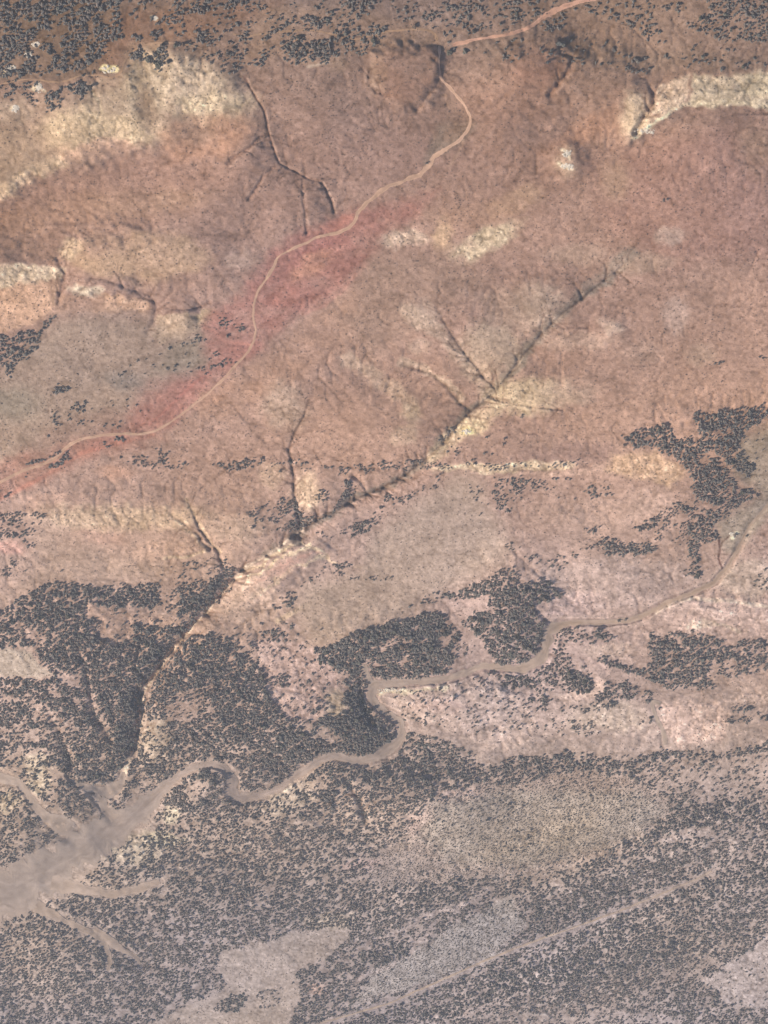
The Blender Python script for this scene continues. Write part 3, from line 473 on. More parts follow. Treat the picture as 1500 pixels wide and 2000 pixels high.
DE(.9, 309, 133, 6, 5); DE(.9, 246, 126, 5, 4); DE(.9, 234, 127, 5, 4)
DP(.65, [(335, -40), (500, -60), (500, 6), (440, 20), (400, 24), (345, 28), (340, 10)], 5); DE(.7, 320, 36, 24, 8); DE(.7, 308, 64, 14, 8); DE(.75, 395, 68, 20, 10, 20); DE(.7, 418, 82, 14, 8); DE(.8, 265, 69, 14, 5, 20); DE(.75, 475, 75, 26, 10, -10); DE(.6, 470, 110, 14, 16, 30)
DE(.95, 575, 92, 24, 17, 0); DE(.95, 620, 92, 18, 14, 30); DE(.7, 520, 68, 22, 9); DE(.8, 560, 52, 20, 7); DE(.8, 618, 44, 30, 9, 15); DE(.75, 512, 118, 18, 8); DE(.8, 575, 117, 22, 10); DE(.7, 625, 112, 22, 8); DE(.7, 660, 66, 16, 10); DE(.6, 690, 90, 26, 7, 10); DE(.65, 700, 10, 50, 12); DE(.7, 735, 55, 24, 8, -10)
DE(.55, 850, 32, 40, 10, 15); DE(.5, 940, 30, 60, 22, -5); DE(.5, 1030, 20, 40, 18); DE(.55, 905, 8, 40, 8); DE(.5, 1090, 45, 40, 12, -15); DE(.6, 890, 86, 14, 6, 20)
DP(.50, [(1360, -60), (1740, -60), (1740, 85), (1500, 85), (1400, 70), (1350, 40)], 10); DP(.3, [(1220, 10), (1360, 0), (1360, 60), (1260, 55)], 10); DE(.6, 1250, 55, 40, 10, 20)
DP(.13, [(900, 75), (1050, 70), (1300, 80), (1500, 95), (1500, 130), (1250, 140), (1040, 115), (940, 105)], 8); DL(.8, [(1195, 98), (1220, 110), (1248, 114)], 9); DL(.7, [(1215, 125), (1235, 133), (1250, 140)], 8)
# --- dots of the middle ground
DP(.035, [(0, 740), (80, 640), (130, 615), (290, 620), (400, 650), (400, 730), (300, 800), (230, 850), (100, 870), (0, 910)], 8)
DP(.16, [(300, 675), (400, 655), (396, 722), (330, 738), (215, 748), (230, 725)], 6); DP(.10, [(130, 800), (300, 760), (260, 850), (150, 850), (90, 850)], 8)
DP(.85, [(-240, 655), (0, 652), (50, 650), (75, 642), (85, 625), (108, 618), (95, 636), (80, 655), (70, 680), (52, 705), (30, 712), (22, 740), (10, 715), (-240, 715)], 3)
DE(1, 120, 755, 14, 10, -10, .2); DE(0, 118, 756, 4, 3, 0, .2); DE(.9, 150, 790, 14, 10, -20); DE(.8, 110, 815, 7, 10); DE(.5, 165, 822, 10, 6)
DP(.7, [(-240, 1000), (0, 1000), (60, 1003), (92, 1006), (78, 1022), (72, 1045), (62, 1068), (50, 1056), (20, 1050), (-240, 1060)], 4); DE(.25, 55, 1035, 20, 3, 25); DE(.7, 24, 1100, 14, 10, -40); DE(.7, 10, 1120, 8, 9)
DE(.6, 455, 635, 28, 12); DE(.6, 440, 702, 22, 14, 20); DE(.6, 412, 722, 20, 6, -30); DE(.9, 392, 660, 13, 6, 20); DL(.4, [(370, 735), (400, 712), (425, 690)], 12)
DP(.9, [(38, 915), (70, 903), (95, 892), (108, 878), (118, 884), (138, 876), (136, 898), (112, 910), (100, 918), (88, 908), (60, 912)], 2.5); DE(.9, 208, 868, 9, 4, -10); DE(.9, 232, 857, 10, 4, -15); DE(.9, 14, 960, 5, 4); DE(.9, 26, 954, 4, 3); DE(.6, 50, 928, 6, 4)
DP(.50, [(215, 893), (290, 888), (325, 896), (390, 908), (380, 916), (290, 910)], 4); DE(.75, 313, 885, 18, 8, 15); DE(.6, 345, 905, 30, 7, 10); DP(.75, [(408, 904), (445, 910), (470, 902), (500, 902), (510, 918), (450, 920), (420, 912)], 3)
DP(.36, [(500, 900), (730, 905), (830, 900), (1130, 902), (1120, 912), (820, 916), (740, 920), (560, 920), (500, 916)], 5); DP(.75, [(735, 906), (780, 902), (825, 899), (815, 910), (790, 916), (745, 918)], 3)
DP(.85, [(678, 930), (692, 932), (704, 958), (690, 972), (660, 990), (620, 1016), (588, 1034), (560, 1038), (552, 1010), (520, 995), (528, 980), (575, 972), (582, 1000), (600, 1010), (640, 995), (665, 965)], 4)
DP(.5, [(460, 1005), (530, 975), (578, 968), (586, 1030), (540, 1042), (470, 1015)], 5); DP(.9, [(558, 980), (576, 975), (592, 1034), (556, 1030)], 4); DE(.5, 470, 1035, 22, 6); DE(.5, 625, 970, 12, 10)
DE(.7, 762, 978, 18, 12, -20); DP(.5, [(615, 1040), (640, 1058), (690, 1048), (725, 1028), (745, 1005), (720, 1000), (690, 1025), (650, 1035)], 5); DE(.8, 702, 1030, 20, 12, -30); DL(.55, [(745, 995), (790, 975), (835, 945), (870, 922)], 10); DE(.7, 842, 950, 12, 7)
DE(.7, 665, 1105, 18, 11, -20); DE(.6, 607, 1130, 14, 8, -30); DE(.6, 552, 1172, 30, 14, -20); DE(.5, 540, 1182, 16, 10); DE(.25, 720, 1130, 40, 8); DL(.5, [(638, 1090), (625, 1120), (590, 1140)], 8)
DP(.32, [(915, 950), (960, 935), (1035, 930), (1120, 938), (1115, 955), (1025, 968), (990, 1000), (935, 1004)], 6); DE(.7, 1028, 945, 26, 12, -10); DE(.65, 975, 975, 30, 10, 50); DE(.7, 1165, 960, 28, 16); DL(.4, [(1060, 960), (1110, 950)], 8); DE(.25, 880, 860, 20, 30)
DP(.9, [(1204, 845), (1240, 838), (1302, 824), (1312, 848), (1358, 850), (1365, 835), (1350, 812), (1420, 802), (1500, 792), (1740, 780), (1740, 815), (1500, 818), (1458, 842), (1462, 862), (1478, 905), (1462, 928), (1440, 918), (1415, 898), (1392, 886), (1420, 918), (1440, 945), (1486, 962), (1455, 978), (1432, 992), (1400, 1010), (1402, 1052), (1375, 1062), (1372, 1092), (1362, 1130), (1338, 1124), (1352, 1108), (1340, 1068), (1300, 1030), (1240, 1042), (1238, 1030), (1300, 1000), (1318, 975), (1352, 985), (1350, 930), (1322, 900), (1300, 884), (1245, 882), (1222, 866)], 4)
for c in [(1410, 845, 26, 6, -10), (1375, 905, 14, 5, 10), (1360, 985, 40, 7, 5), (1340, 1015, 14, 6, 0), (1270, 878, 20, 4, 0)]: DE(.25, *c)
DP(.35, [(1310, 975), (1290, 1005), (1280, 1050), (1350, 1060), (1340, 1010)], 6); DP(.9, [(1160, 1050), (1190, 1048), (1205, 1062), (1272, 1060), (1285, 1072), (1240, 1088), (1185, 1085)], 4); DL(.45, [(1165, 1060), (1130, 1075), (1100, 1098), (1070, 1095), (1035, 1085), (1000, 1068)], 18); DE(.6, 1155, 1028, 16, 6); DE(.5, 1060, 980, 60, 4, -5)
DE(.15, 1480, 880, 30, 30); DE(.5, 1490, 1130, 30, 20)
# --- wooded lower half
DP(.74, [(-240, 1200), (0, 1190), (30, 1165), (62, 1152), (100, 1142), (120, 1136), (200, 1142), (310, 1143), (312, 1165), (345, 1150), (350, 1120), (400, 1130), (415, 1118), (436, 1088), (452, 1110), (485, 1105), (465, 1118), (430, 1165), (390, 1200), (350, 1255), (300, 1312), (272, 1360), (276, 1400), (262, 1462), (232, 1505), (225, 1525), (200, 1528), (165, 1530), (140, 1515), (110, 1500), (60, 1495), (-240, 1500)], 4)
for a in [(.12, [(165, 1180), (185, 1178), (230, 1190), (330, 1190), (345, 1165), (375, 1205), (320, 1222), (300, 1215), (262, 1215), (260, 1248), (215, 1255), (195, 1238), (190, 1212), (168, 1195)], 5), (.02, [(-240, 1268), (40, 1258), (75, 1262), (80, 1300), (102, 1320), (95, 1332), (60, 1320), (-240, 1308)], 4), (.35, [(345, 1115), (330, 1120), (320, 1155), (350, 1160), (345, 1190), (300, 1190), (312, 1140), (330, 1105), (420, 1090), (415, 1115), (370, 1135)], 4)]: DP(*a)
DP(.92, [(350, 1158), (400, 1150), (420, 1125), (438, 1100), (450, 1112), (470, 1112), (430, 1160), (395, 1195), (350, 1200)], 3); DE(.25, 425, 1110, 14, 14); DE(.3, 60, 1235, 40, 12, 20); DE(.4, 95, 1395, 60, 12, 30); DE(.4, 190, 1390, 12, 45, -20); DE(.35, 60, 1475, 50, 18); DE(.35, 20, 1365, 40, 7); DE(.45, 150, 1330, 40, 14, 20); DE(.5, 30, 1430, 60, 16)
DP(.95, [(235, 1350), (268, 1345), (276, 1400), (262, 1462), (232, 1500), (228, 1440)], 4); DP(.9, [(280, 1262), (325, 1265), (298, 1312), (280, 1300)], 4)
DP(.74, [(352, 1258), (375, 1242), (430, 1240), (470, 1262), (500, 1280), (512, 1320), (530, 1345), (545, 1385), (590, 1402), (640, 1395), (665, 1385), (700, 1395), (745, 1398), (775, 1418), (775, 1440), (745, 1465), (715, 1475), (648, 1465), (620, 1478), (540, 1530), (490, 1548), (470, 1545), (470, 1500), (452, 1485), (410, 1482), (360, 1492), (300, 1545), (262, 1550), (248, 1530), (250, 1505), (270, 1460), (282, 1395), (278, 1365), (300, 1320)], 4)
DE(.35, 365, 1385, 50, 24, -10); DE(.35, 300, 1440, 24, 40); DE(.4, 400, 1345, 60, 5, -12); DE(.5, 440, 1250, 40, 7); DE(.4, 290, 1520, 22, 14); DP(.95, [(560, 1420), (690, 1400), (772, 1412), (760, 1450), (700, 1478), (650, 1462), (560, 1500), (520, 1500)], 8); DE(.45, 620, 1425, 60, 12, 20)
DP(.14, [(430, 1225), (560, 1215), (600, 1250), (650, 1300), (650, 1370), (560, 1400), (540, 1370), (500, 1290)], 8); DE(.5, 525, 1245, 24, 12); DE(.45, 570, 1330, 40, 10, 5); DE(.4, 615, 1380, 26, 10)
DP(.86, [(612, 1265), (640, 1255), (680, 1238), (740, 1222), (790, 1205), (840, 1195), (870, 1210), (905, 1240), (890, 1285), (870, 1312), (820, 1322), (760, 1328), (728, 1318), (712, 1330), (712, 1365), (730, 1400), (700, 1410), (690, 1388), (672, 1380), (675, 1340), (650, 1310), (630, 1295)], 4)
DE(.25, 760, 1255, 26, 6, -25); DE(.35, 780, 1290, 16, 6, -20); DE(.25, 715, 1300, 6, 12); DE(.25, 665, 1325, 12, 14); DE(.35, 870, 1245, 24, 10, -20); DE(.92, 700, 1350, 16, 50, -5); DE(.3, 800, 1185, 30, 5, -20)
DP(.80, [(838, 1160), (870, 1155), (905, 1150), (960, 1122), (1000, 1105), (1015, 1100), (1015, 1140), (1065, 1130), (1090, 1150), (1100, 1165), (1060, 1175), (1040, 1175), (1065, 1215), (1050, 1262), (1040, 1285), (1005, 1300), (965, 1290), (930, 1240), (905, 1210), (920, 1195), (960, 1200), (955, 1165), (900, 1170), (860, 1175)], 4)
DE(.3, 905, 1265, 24, 20); DE(.5, 850, 1170, 24, 8, -10)
DP(.5, [(940, 1302), (1000, 1318), (1060, 1300), (1090, 1230), (1160, 1225), (1200, 1240), (1200, 1252), (1100, 1255), (1110, 1290), (1160, 1305), (1150, 1320), (1125, 1350), (1060, 1370), (1040, 1345), (990, 1330)], 5); DE(.85, 1125, 1325, 34, 16, 20); DE(.85, 1175, 1232, 16, 8); DE(.6, 1110, 1228, 30, 6); DE(.7, 1010, 1330, 40, 14)
DP(.60, [(1265, 1232), (1360, 1230), (1400, 1245), (1500, 1250), (1740, 1250), (1740, 1300), (1500, 1310), (1400, 1320), (1390, 1345), (1330, 1350), (1262, 1330), (1240, 1310), (1275, 1290), (1270, 1260)], 5); DP(.72, [(1275, 1240), (1340, 1235), (1385, 1262), (1400, 1290), (1360, 1330), (1310, 1350), (1265, 1325), (1280, 1285)], 6); DL(.7, [(1180, 1290), (1220, 1305), (1260, 1315)], 14); DE(.7, 1370, 1340, 14, 9)
DL(.7, [(1165, 1360), (1195, 1345), (1225, 1345), (1240, 1352), (1210, 1368), (1185, 1380)], 18); DL(.6, [(1265, 1355), (1275, 1380), (1272, 1400), (1250, 1415)], 9); DL(.55, [(1100, 1380), (1150, 1382), (1190, 1385)], 14); DE(.6, 1050, 1370, 22, 22, 20); DE(.35, 1110, 1420, 80, 14); DL(.6, [(1425, 1378), (1445, 1390), (1480, 1378)], 8); DL(.4, [(1425, 1408), (1500, 1395)], 10)
DP(.14, [(750, 1350), (960, 1320), (1040, 1370), (1040, 1440), (900, 1440), (800, 1400)], 8); DE(.6, 870, 1465, 70, 20, 20); DE(.6, 810, 1400, 26, 10, 30)
# base of the far scrub country
DP(.67, [(-240, 1780), (0, 1790), (60, 1770), (120, 1755), (160, 1715), (180, 1690), (240, 1650), (300, 1640), (300, 1590), (330, 1545), (380, 1505), (420, 1500), (440, 1520), (435, 1555), (480, 1570), (560, 1545), (640, 1490), (720, 1495), (775, 1470), (800, 1425), (870, 1450), (950, 1490), (1100, 1470), (1250, 1480), (1310, 1462), (1400, 1470), (1500, 1450), (1740, 1440), (1740, 2240), (-240, 2240)], 5)
DP(.66, [(-240, 1545), (0, 1545), (30, 1545), (62, 1572), (72, 1598), (110, 1620), (118, 1635), (100, 1660), (50, 1680), (35, 1692), (-240, 1700)], 4); DP(.70, [(28, 1510), (60, 1500), (120, 1515), (155, 1530), (165, 1565), (185, 1580), (178, 1600), (152, 1610), (128, 1590), (120, 1578), (88, 1575), (70, 1550), (50, 1535)], 4); DE(.3, 15, 1572, 14, 14); DE(.3, 78, 1520, 26, 10, 20); DE(.35, 95, 1540, 16, 14); DE(.35, 50, 1635, 30, 14)
DE(.8, 240, 1545, 16, 14, 40); DE(.8, 232, 1570, 14, 8); DE(.9, 268, 1578, 5, 8); DE(.8, 190, 1568, 14, 5, 10); DE(.4, 205, 1590, 8, 16); DE(.9, 137, 1656, 3, 2); DE(.9, 277, 1563, 3, 2)
DE(.9, 370, 1540, 60, 40, -20, .2); DE(.4, 385, 1540, 36, 22); DE(.35, 330, 1585, 20, 12); DE(.35, 240, 1665, 60, 20, -15); DE(.9, 440, 1535, 6, 16)
DE(.42, 580, 1555, 60, 16, -28); DE(.9, 640, 1555, 18, 26, 20); DE(.35, 140, 1655, 3, 3)
DP(.30, [(1210, 1500), (1500, 1470), (1740, 1460), (1740, 1560), (1500, 1560), (1350, 1560)], 20)
DP(.25, [(880, 1545), (940, 1535), (1000, 1560), (1010, 1600), (900, 1650), (840, 1640), (860, 1580)], 8)
for p in [[(130, 1740, 18), (215, 1742, 14), (285, 1730, 16), (312, 1722, 10)], [(80, 1770, 26), (125, 1795, 14), (160, 1812, 13), (190, 1824, 16), (205, 1845, 13), (212, 1870, 9), (213, 1895, 6)], [(190, 1815, 10), (215, 1838, 18), (240, 1852, 14), (262, 1865, 10), (272, 1882, 5)], [(a, b, 9) for a, b in TRACK_S], [(690, 1860, 10), (770, 1825, 10), (830, 1790, 12), (890, 1768, 11), (950, 1735, 10), (1010, 1705, 14), (1100, 1690, 12), (1170, 1670, 14)], [(700, 1915, 12), (760, 1885, 12), (790, 1860, 12), (840, 1820, 10)], [(800, 2000, 10), (900, 1975, 12), (980, 1948, 12), (1030, 1925, 8)], [(990, 1700, 8), (1060, 1712, 12), (1110, 1740, 10)], [(1290, 1640, 8), (1380, 1620, 14), (1400, 1650, 8)], [(1340, 1900, 10), (1380, 1880, 14), (1400, 1882, 8)]]:
    s, m = m_line(p, 1, True); dens[s] *= 1 - .7 * m
for rot, c in [(-22, (1180, 1740, 200, 26)), (-22, (860, 1745, 120, 16)), (-22, (1230, 1880, 220, 30)), (-20, (1300, 1610, 120, 18)), (-22, (1000, 1920, 200, 18)), (0, (760, 1860, 40, 30))]: DE(.80, *c, rot)
DE(.9, 200, 1850, 14, 40, -15); DE(.5, 1120, 1990, 200, 20)
DP(.05, [(430, 1862), (520, 1832), (672, 1808), (682, 1822), (650, 1866), (580, 1896), (585, 1950), (560, 2000), (500, 2240), (100, 2240), (280, 2002), (370, 1955), (450, 1925), (425, 1895)], 5)
DE(.8, 450, 1960, 34, 16, -25); DE(.3, 520, 1950, 20, 24)
DP(.10, [(1378, 1915), (1445, 1865), (1500, 1830), (1740, 1800), (1740, 1990), (1500, 1975), (1420, 1952)], 5)
DP(.04, [(-240, 1555), (40, 1555)] and [(380, 2100), (400, 2090), (410, 2110)], 5)
FP = lambda v, pts, f=12: dput(m_poly(pts, f), v, fine)
FINE = [[(830, 1580), (900, 1545), (1000, 1530), (1150, 1505), (1260, 1530), (1310, 1580), (1250, 1640), (1060, 1700), (900, 1720), (740, 1730), (700, 1690), (790, 1640)], [(830, 1840), (1000, 1755), (1025, 1800), (960, 1875), (860, 1905), (700, 1965), (720, 1900)]]
for p in FINE: DP(.10, p, 10); FP(.85, p)
FP(.5, [(-240, 1790), (400, 1700), (900, 1700), (1500, 1500), (1740, 1500), (1740, 2240), (-240, 2240)], 40) if False else None
s, m = m_line(TRACK_S, 8, soft=.3); dens[s] *= 1 - m; fine[s] *= 1 - m
# keep the beds and roads open
for rv in [RIVER] + BRANCH:
    s, m = m_line([(a, b, c + 1.5) for a, b, c in rv], 1, soft=.2); dens[s] *= 1 - m; fine[s] *= 1 - m
s, m = m_line([(a, b, c + 3) for a, b, c in ROAD], 1, soft=.2); dens[s] *= 1 - m
for p in ([(898, 83), (930, 77), (1000, 65), (1030, 55), (1066, 29), (1115, 8), (1150, 0)],): s, m = m_line(p, 13, soft=.2); dens[s] *= 1 - m
s, m = m_line(MAIN_CANYON[18:], 6, soft=.2); dens[s] *= 1 - m; dens[win(190, 236, 126, 152, 0)] *= 0

def scatter(D, sp_m, seed, clump=.62, cs=16, thr=1.0):
    """points on the land, closer where the map is high; spacing in metres on the ground"""
    rs = np.random.RandomState(seed)
    x0, x1, y0, y1 = BX.min(), BX.max(), BY.min(), BY.max()
    gx, gy = np.meshgrid(np.arange(x0, x1, sp_m), np.arange(y0, y1, sp_m))
    gx = gx + (rs.rand(*gx.shape) - .5) * sp_m * 1.15; gy = gy + (rs.rand(*gy.shape) - .5) * sp_m * 1.15
    p = np.stack([gx.ravel(), gy.ravel(), np.zeros(gx.size)], -1); u, v = project(p)
    k = (u > -236) & (u < 1736) & (v > -236) & (v < 2236); D = D * 1; u, v, p = u[k], v[k], p[k]
    q = ground(u, v)                                     # on the hill surface at that picture point
    csv = cs * (1 - .50 * (v > 1050)); n = np.clip((fbm(p[:, 0] / csv, p[:, 1] / csv, seed + 5, 3, .6) - .5) * 2.1 + .5, 0, 1)
    d = samp(D, u, v); d = np.where((v > 1130) & (v < 1530) & (d > .55), np.minimum(d * 1.10, .94), d); cw = clump * (.35 + .65 * sstep(.05, .45, d)); mix = .5 + ((n - .5) * cw + (rs.rand(len(u)) - .5) * (1 - cw)) / np.hypot(.45 * cw, (1 - cw)); rk = np.empty(len(u)); rk[np.argsort(mix)] = np.arange(len(u)) / len(u)
    ok = rk < d * thr
    return q[ok], u[ok], v[ok], d[ok]
tp_, tu, tv, td = scatter(dens, 4.5, 21)
rs = np.random.RandomState(5)
rad = .94 * (1.35 + 1.15 * rs.rand(len(tu)) ** 1.3 + .35 * sstep(.5, .8, td) + .40 * sstep(.76, .93, td)) * (1 + .18 * sstep(500, 100, tv)) * np.where(rs.rand(len(tu)) < .10, 1.35, 1.0) * (1 + .20 * sstep(1120, 1180, tv) - .10 * sstep(1480, 1600, tv))
fp_, fu, fv, fd = scatter(fine, 4.6, 22, clump=.4)
HAND = [(627, 1228, 2.6), (120, 1113, 2.2), (50, 1113, 2), (809, 49, 4.2), (583, 70, 4.0), (343, 87, 3.8), (564, 66, 2.8), (645, 76, 3.2), (643, 86, 3.4), (645, 101, 3.3), (731, 84, 3.6), (745, 72, 2.5), (1147, 140, 0), (1125, 108, 0),
        (1268, 132, 3.0), (1408, 135, 3.2), (1252, 136, 2.4), (908, 99, 4.0), (878, 100, 4.6), (983, 112, 3.2), (1092, 82, 4.5), (1100, 84, 4), (834, 317, 2.6), (985, 855, 3), (950, 852, 2.6), (983, 866, 2.4), (945, 884, 2.5), (960, 886, 2.2),
        (650, 20, 3.5), (178, 166, 3.6), (170, 170, 3.0), (174, 174, 2.6), (181, 140, 3.0), (162, 145, 2.6), (112, 178, 4), (1295, 390, 2.4), (1303, 388, 2.2), (1396, 709, 2.2), (1404, 707, 2.6), (1412, 706, 2.4), (1483, 695, 2.4), (1490, 699, 2.4), (208, 1223, 2.8), (1020, 810, 2.6), (1019, 814, 2.6), (444, 654, 3.2), (740, 238, 0), (228, 1, 3), (858, 1430, 0), (757, 1390, 3), (1434, 1044, 3.6), (1458, 1045, 2.6), (885, 1450, 0), (1208, 1210, 3.5), (1222, 1208, 3.5), (800, 1432, 4)]
hq = [(a, b, r) for a, b, r in HAND if r > 0]; hu = np.array([a[0] for a in hq], float); hv = np.array([a[1] for a in hq], float); hr = np.array([a[2] for a in hq])
AP = np.concatenate([tp_, ground(hu, hv)]); AU = np.r_[tu, hu]; AV = np.r_[tv, hv]; AR = np.r_[rad, hr]; AD = np.r_[td, np.full(len(hu), .1)]
print('trees', len(AU), 'fine', len(fu))

def ico(sub):
    import bmesh
    bm = bmesh.new(); bmesh.ops.create_icosphere(bm, subdivisions=sub, radius=1.0)
    V = np.array([v.co[:] for v in bm.verts]); Fc = np.array([[v.index for v in f.verts] for f in bm.faces]); bm.free(); return V, Fc
I1, F1 = ico(1); I2, F2 = ico(2); I3, F3 = ico(3)
def clumps(n, seed, sph, fac, rr=(.30, .55), spread=.62):
    """a crown as many ragged leaf clumps round an uneven body"""
    rs = np.random.RandomState(seed); VV, FF = [], []; off = 0
    for i in range(n):
        if i == 0: c = np.array([0, 0, .95]); r = .68
        else:
            a = rs.rand() * 6.283; q = spread * (.45 + .55 * rs.rand()); z = .45 + 1.15 * rs.rand()
            k = math.sqrt(max(.15, 1 - ((z - .9) / .95) ** 2)); c = np.array([math.cos(a) * q * k, math.sin(a) * q * k, z]); r = rr[0] + (rr[1] - rr[0]) * rs.rand()
        jit = 1 + .34 * (rs.rand(len(sph)) - .5)
        VV.append(sph * (r * jit)[:, None] * np.array([1, 1, .85]) + c); FF.append(fac + off); off += len(sph)
    return np.concatenate(VV), np.concatenate(FF)
# ---- which 300 show largest: apparent crown size in the frame, near ones first
zc = (AP - CAMP) @ FW; app = AR / zc * FPX
inf = (AU > 8) & (AU < 1492) & (AV > 8) & (AV < 1985)
order = np.argsort(-np.where(inf, app, 0)); big = order[:300]; rest = np.ones(len(AU), bool); rest[big] = False

# ---- the rest of the junipers, one object
protos = [clumps(5, 100 + k, I1, F1, (.26, .60), .82) for k in range(12)]
protos = [np.concatenate([a.reshape(-1)]).reshape(-1, 3) if False else a for a in [p[0] for p in protos]], protos[0][1]
def grove(name, P_, Rr, seed, pv, pf, label, cat, base_col, hs=1.15, colvar=.25):
    rs = np.random.RandomState(seed); n = len(P_); pv = np.stack(pv)[rs.randint(0, len(pv), n)]      # n, verts, 3
    a = rs.rand(n) * 6.283; c, s = np.cos(a)[:, None], np.sin(a)[:, None]; r = Rr[:, None]
    ex = 1 + .7 * (rs.rand(n)[:, None] - .5)
    X = (pv[..., 0] * c - pv[..., 1] * s) * r * ex; Y = (pv[..., 0] * s + pv[..., 1] * c) * r / ex; Z = pv[..., 2] * r * hs * (.8 + .4 * rs.rand(n)[:, None]) - .25 * r
    V = np.stack([X + P_[:, 0, None], Y + P_[:, 1, None], Z + P_[:, 2, None]], -1)
    k = pv.shape[1]; Fc = (pf[None] + (np.arange(n) * k)[:, None, None]).reshape(-1, 3)
    t = rs.rand(n, 1, 1); g = 1 + colvar * 2 * (rs.rand(n, 1, 1) - .5)
    cc = (np.array(base_col[0]) * t + np.array(base_col[1]) * (1 - t)) * g * (1 + .3 * (rs.rand(n, k, 1) - .5))
    return link(name, mesh_np(name, V.reshape(-1, 3), Fc, cc.reshape(-1, 3)), M_TREE, kind='stuff', label=label, category=cat)
GREENS = ((.150, .140, .118), (.185, .148, .120))
grove('juniper_wood', AP[rest], AR[rest], 3, protos[0], protos[1], 'countless small dark junipers covering the hills and plain', 'trees', GREENS)
grove('scrub', fp_, .9 + .8 * np.random.RandomState(2).rand(len(fp_)), 4, [clumps(2, 300 + k, I1, F1, (.4, .6), .5)[0] for k in range(8)], clumps(2, 300, I1, F1)[1], 'fine low scrub speckling the grey plain', 'scrub', ((.16, .14, .11), (.18, .145, .11)))
# ---- sagebrush dots over the open slopes
sage = np.clip(.16 + .8 * (n2 - .35), 0.02, .55) * (1 - sstep(.2, .5, dens)) * sstep(-100, 0, GV)
for rv in [RIVER] + BRANCH: s, m = m_line([(a, b, c + 2) for a, b, c in rv], 1, soft=.2); sage[s] *= 1 - m
s, m = m_line([(a, b, c + 2) for a, b, c in ROAD], 1, soft=.2); sage[s] *= 1 - m
sp, su, sv, sd = scatter(sage, 4.2, 23, clump=.45, cs=30)
grove('sagebrush', sp, .45 + 1.05 * np.random.RandomState(9).rand(len(sp)) ** 2.2, 6, [clumps(1, 400 + k, I1, F1)[0] for k in range(6)], F1, 'low sagebrush dotted thinly over the open slopes', 'sagebrush', ((.10, .075, .06), (.075, .06, .05)), hs=.9)
print('sage', len(sp))

# ---- the 300 nearest and largest junipers, each a tree with trunk and crown
def trunk_mesh(seed):
    rs = np.random.RandomState(seed); V, Fc = [], []; off = 0
    def limb(p0, p1, r0, r1, n=5, k=6):
        nonlocal off
        p0, p1 = np.array(p0, float), np.array(p1, float); d = p1 - p0; d /= np.linalg.norm(d)
        a = np.cross(d, [0.3, 1, .1]); a /= np.linalg.norm(a); b = np.cross(d, a); bend = (rs.rand(3) - .5) * .10
        for i in range(n):
            t = i / (n - 1); c = p0 + (p1 - p0) * t + bend * math.sin(math.pi * t); r = r0 + (r1 - r0) * t
            for j in range(k): q = 2 * math.pi * j / k; V.append(c + (a * math.cos(q) + b * math.sin(q)) * r * (1 + .15 * (rs.rand() - .5)))
        for i in range(n - 1):
            for j in range(k): Fc.append([off + i * k + j, off + i * k + (j + 1) % k, off + (i + 1) * k + (j + 1) % k, off + (i + 1) * k + j])
        off += n * k
    limb((0, 0, -.25), (.03, .02, .75), .13, .07)
    for i in range(4):
        a = i * 1.57 + rs.rand(); limb((0, 0, .25 + .1 * i), (math.cos(a) * .5, math.sin(a) * .5, .75 + .2 * rs.rand()), .06, .02, 4, 5)
    return mesh_np('trunk', np.array(V), np.array(Fc))
trunks = [trunk_mesh(500 + k) for k in range(4)]
for t in trunks: t.materials.append(M_BARK)
crowns = []
TINTS = [('dark olive', (.115, .104, .074)), ('grey green', (.145, .134, .105)), ('brownish', (.165, .115, .080)), ('blackish', (.088, .076, .060)), ('bluish grey', (.125, .118, .102))]
SHAPES = ['round', 'ragged', 'lopsided', 'broad', 'narrow']
for ti, (tn, tcx) in enumerate(TINTS):
    for si in range(5):
        V, Fc = clumps(18, 700 + si * 7 + ti, I1, F1, (.24, .44), .72)
        if si == 1: V *= 1 + .12 * (np.random.RandomState(ti).rand(len(V), 1) - .5) * 2
        if si == 2: V[:, 0] = np.where(V[:, 0] > 0, V[:, 0] * 1.35, V[:, 0] * .85)
        if si == 3: V *= np.array([1.15, 1.15, .85])
        if si == 4: V *= np.array([.85, .85, 1.2])
        rs = np.random.RandomState(si + 10 * ti); cc = np.array(tcx) * (1 + .5 * (rs.rand(len(V), 1) - .5))
        me = mesh_np('crown', V, Fc, cc); me.materials.append(M_TREE); crowns.append(me)
LAND = [('the dark grove', 295, 108), ('the white quarry', 212, 140), ('the upper left forest', 100, 70), ('the flat butte', 790, 150), ('the big road bend', 915, 230),
        ('the road junction', 875, 85), ('the broad road', 1060, 35), ('the square groves', 597, 92), ('the right pale cliff', 1400, 175), ('the red slope', 590, 530),
        ('the red knoll', 450, 635), ('the juniper ring', 120, 755), ('the left road end', 110, 895), ('the right wooded hill', 1380, 930), ('the canyon mouth', 240, 1540),
        ('the river hairpin', 722, 1345), ('the mauve flat', 780, 1130), ('the thin track', 130, 160), ('the upper right woodland', 1430, 40), ('the bare reddish rise', 400, 25), ('the top edge middle', 730, 8), ('the canyon', 650, 1000), ('the dry river', 400, 1495), ('the scrub plain', 1000, 1800), ('the gully head', 485, 150)]
DIRS = ['right of', 'below and right of', 'below', 'below and left of', 'left of', 'above and left of', 'above', 'above and right of']
used = set()
def size_word(r): return 'large' if r > 4.0 else 'sizeable' if r > 3.5 else 'medium'
def density_word(i):
    d = np.hypot(AU - AU[i], AV - AV[i]); n = int((d < 14).sum()) - 1
    return 'alone' if n == 0 else 'in a pair' if n == 1 else 'in a group' if n <= 4 else 'in a clump'
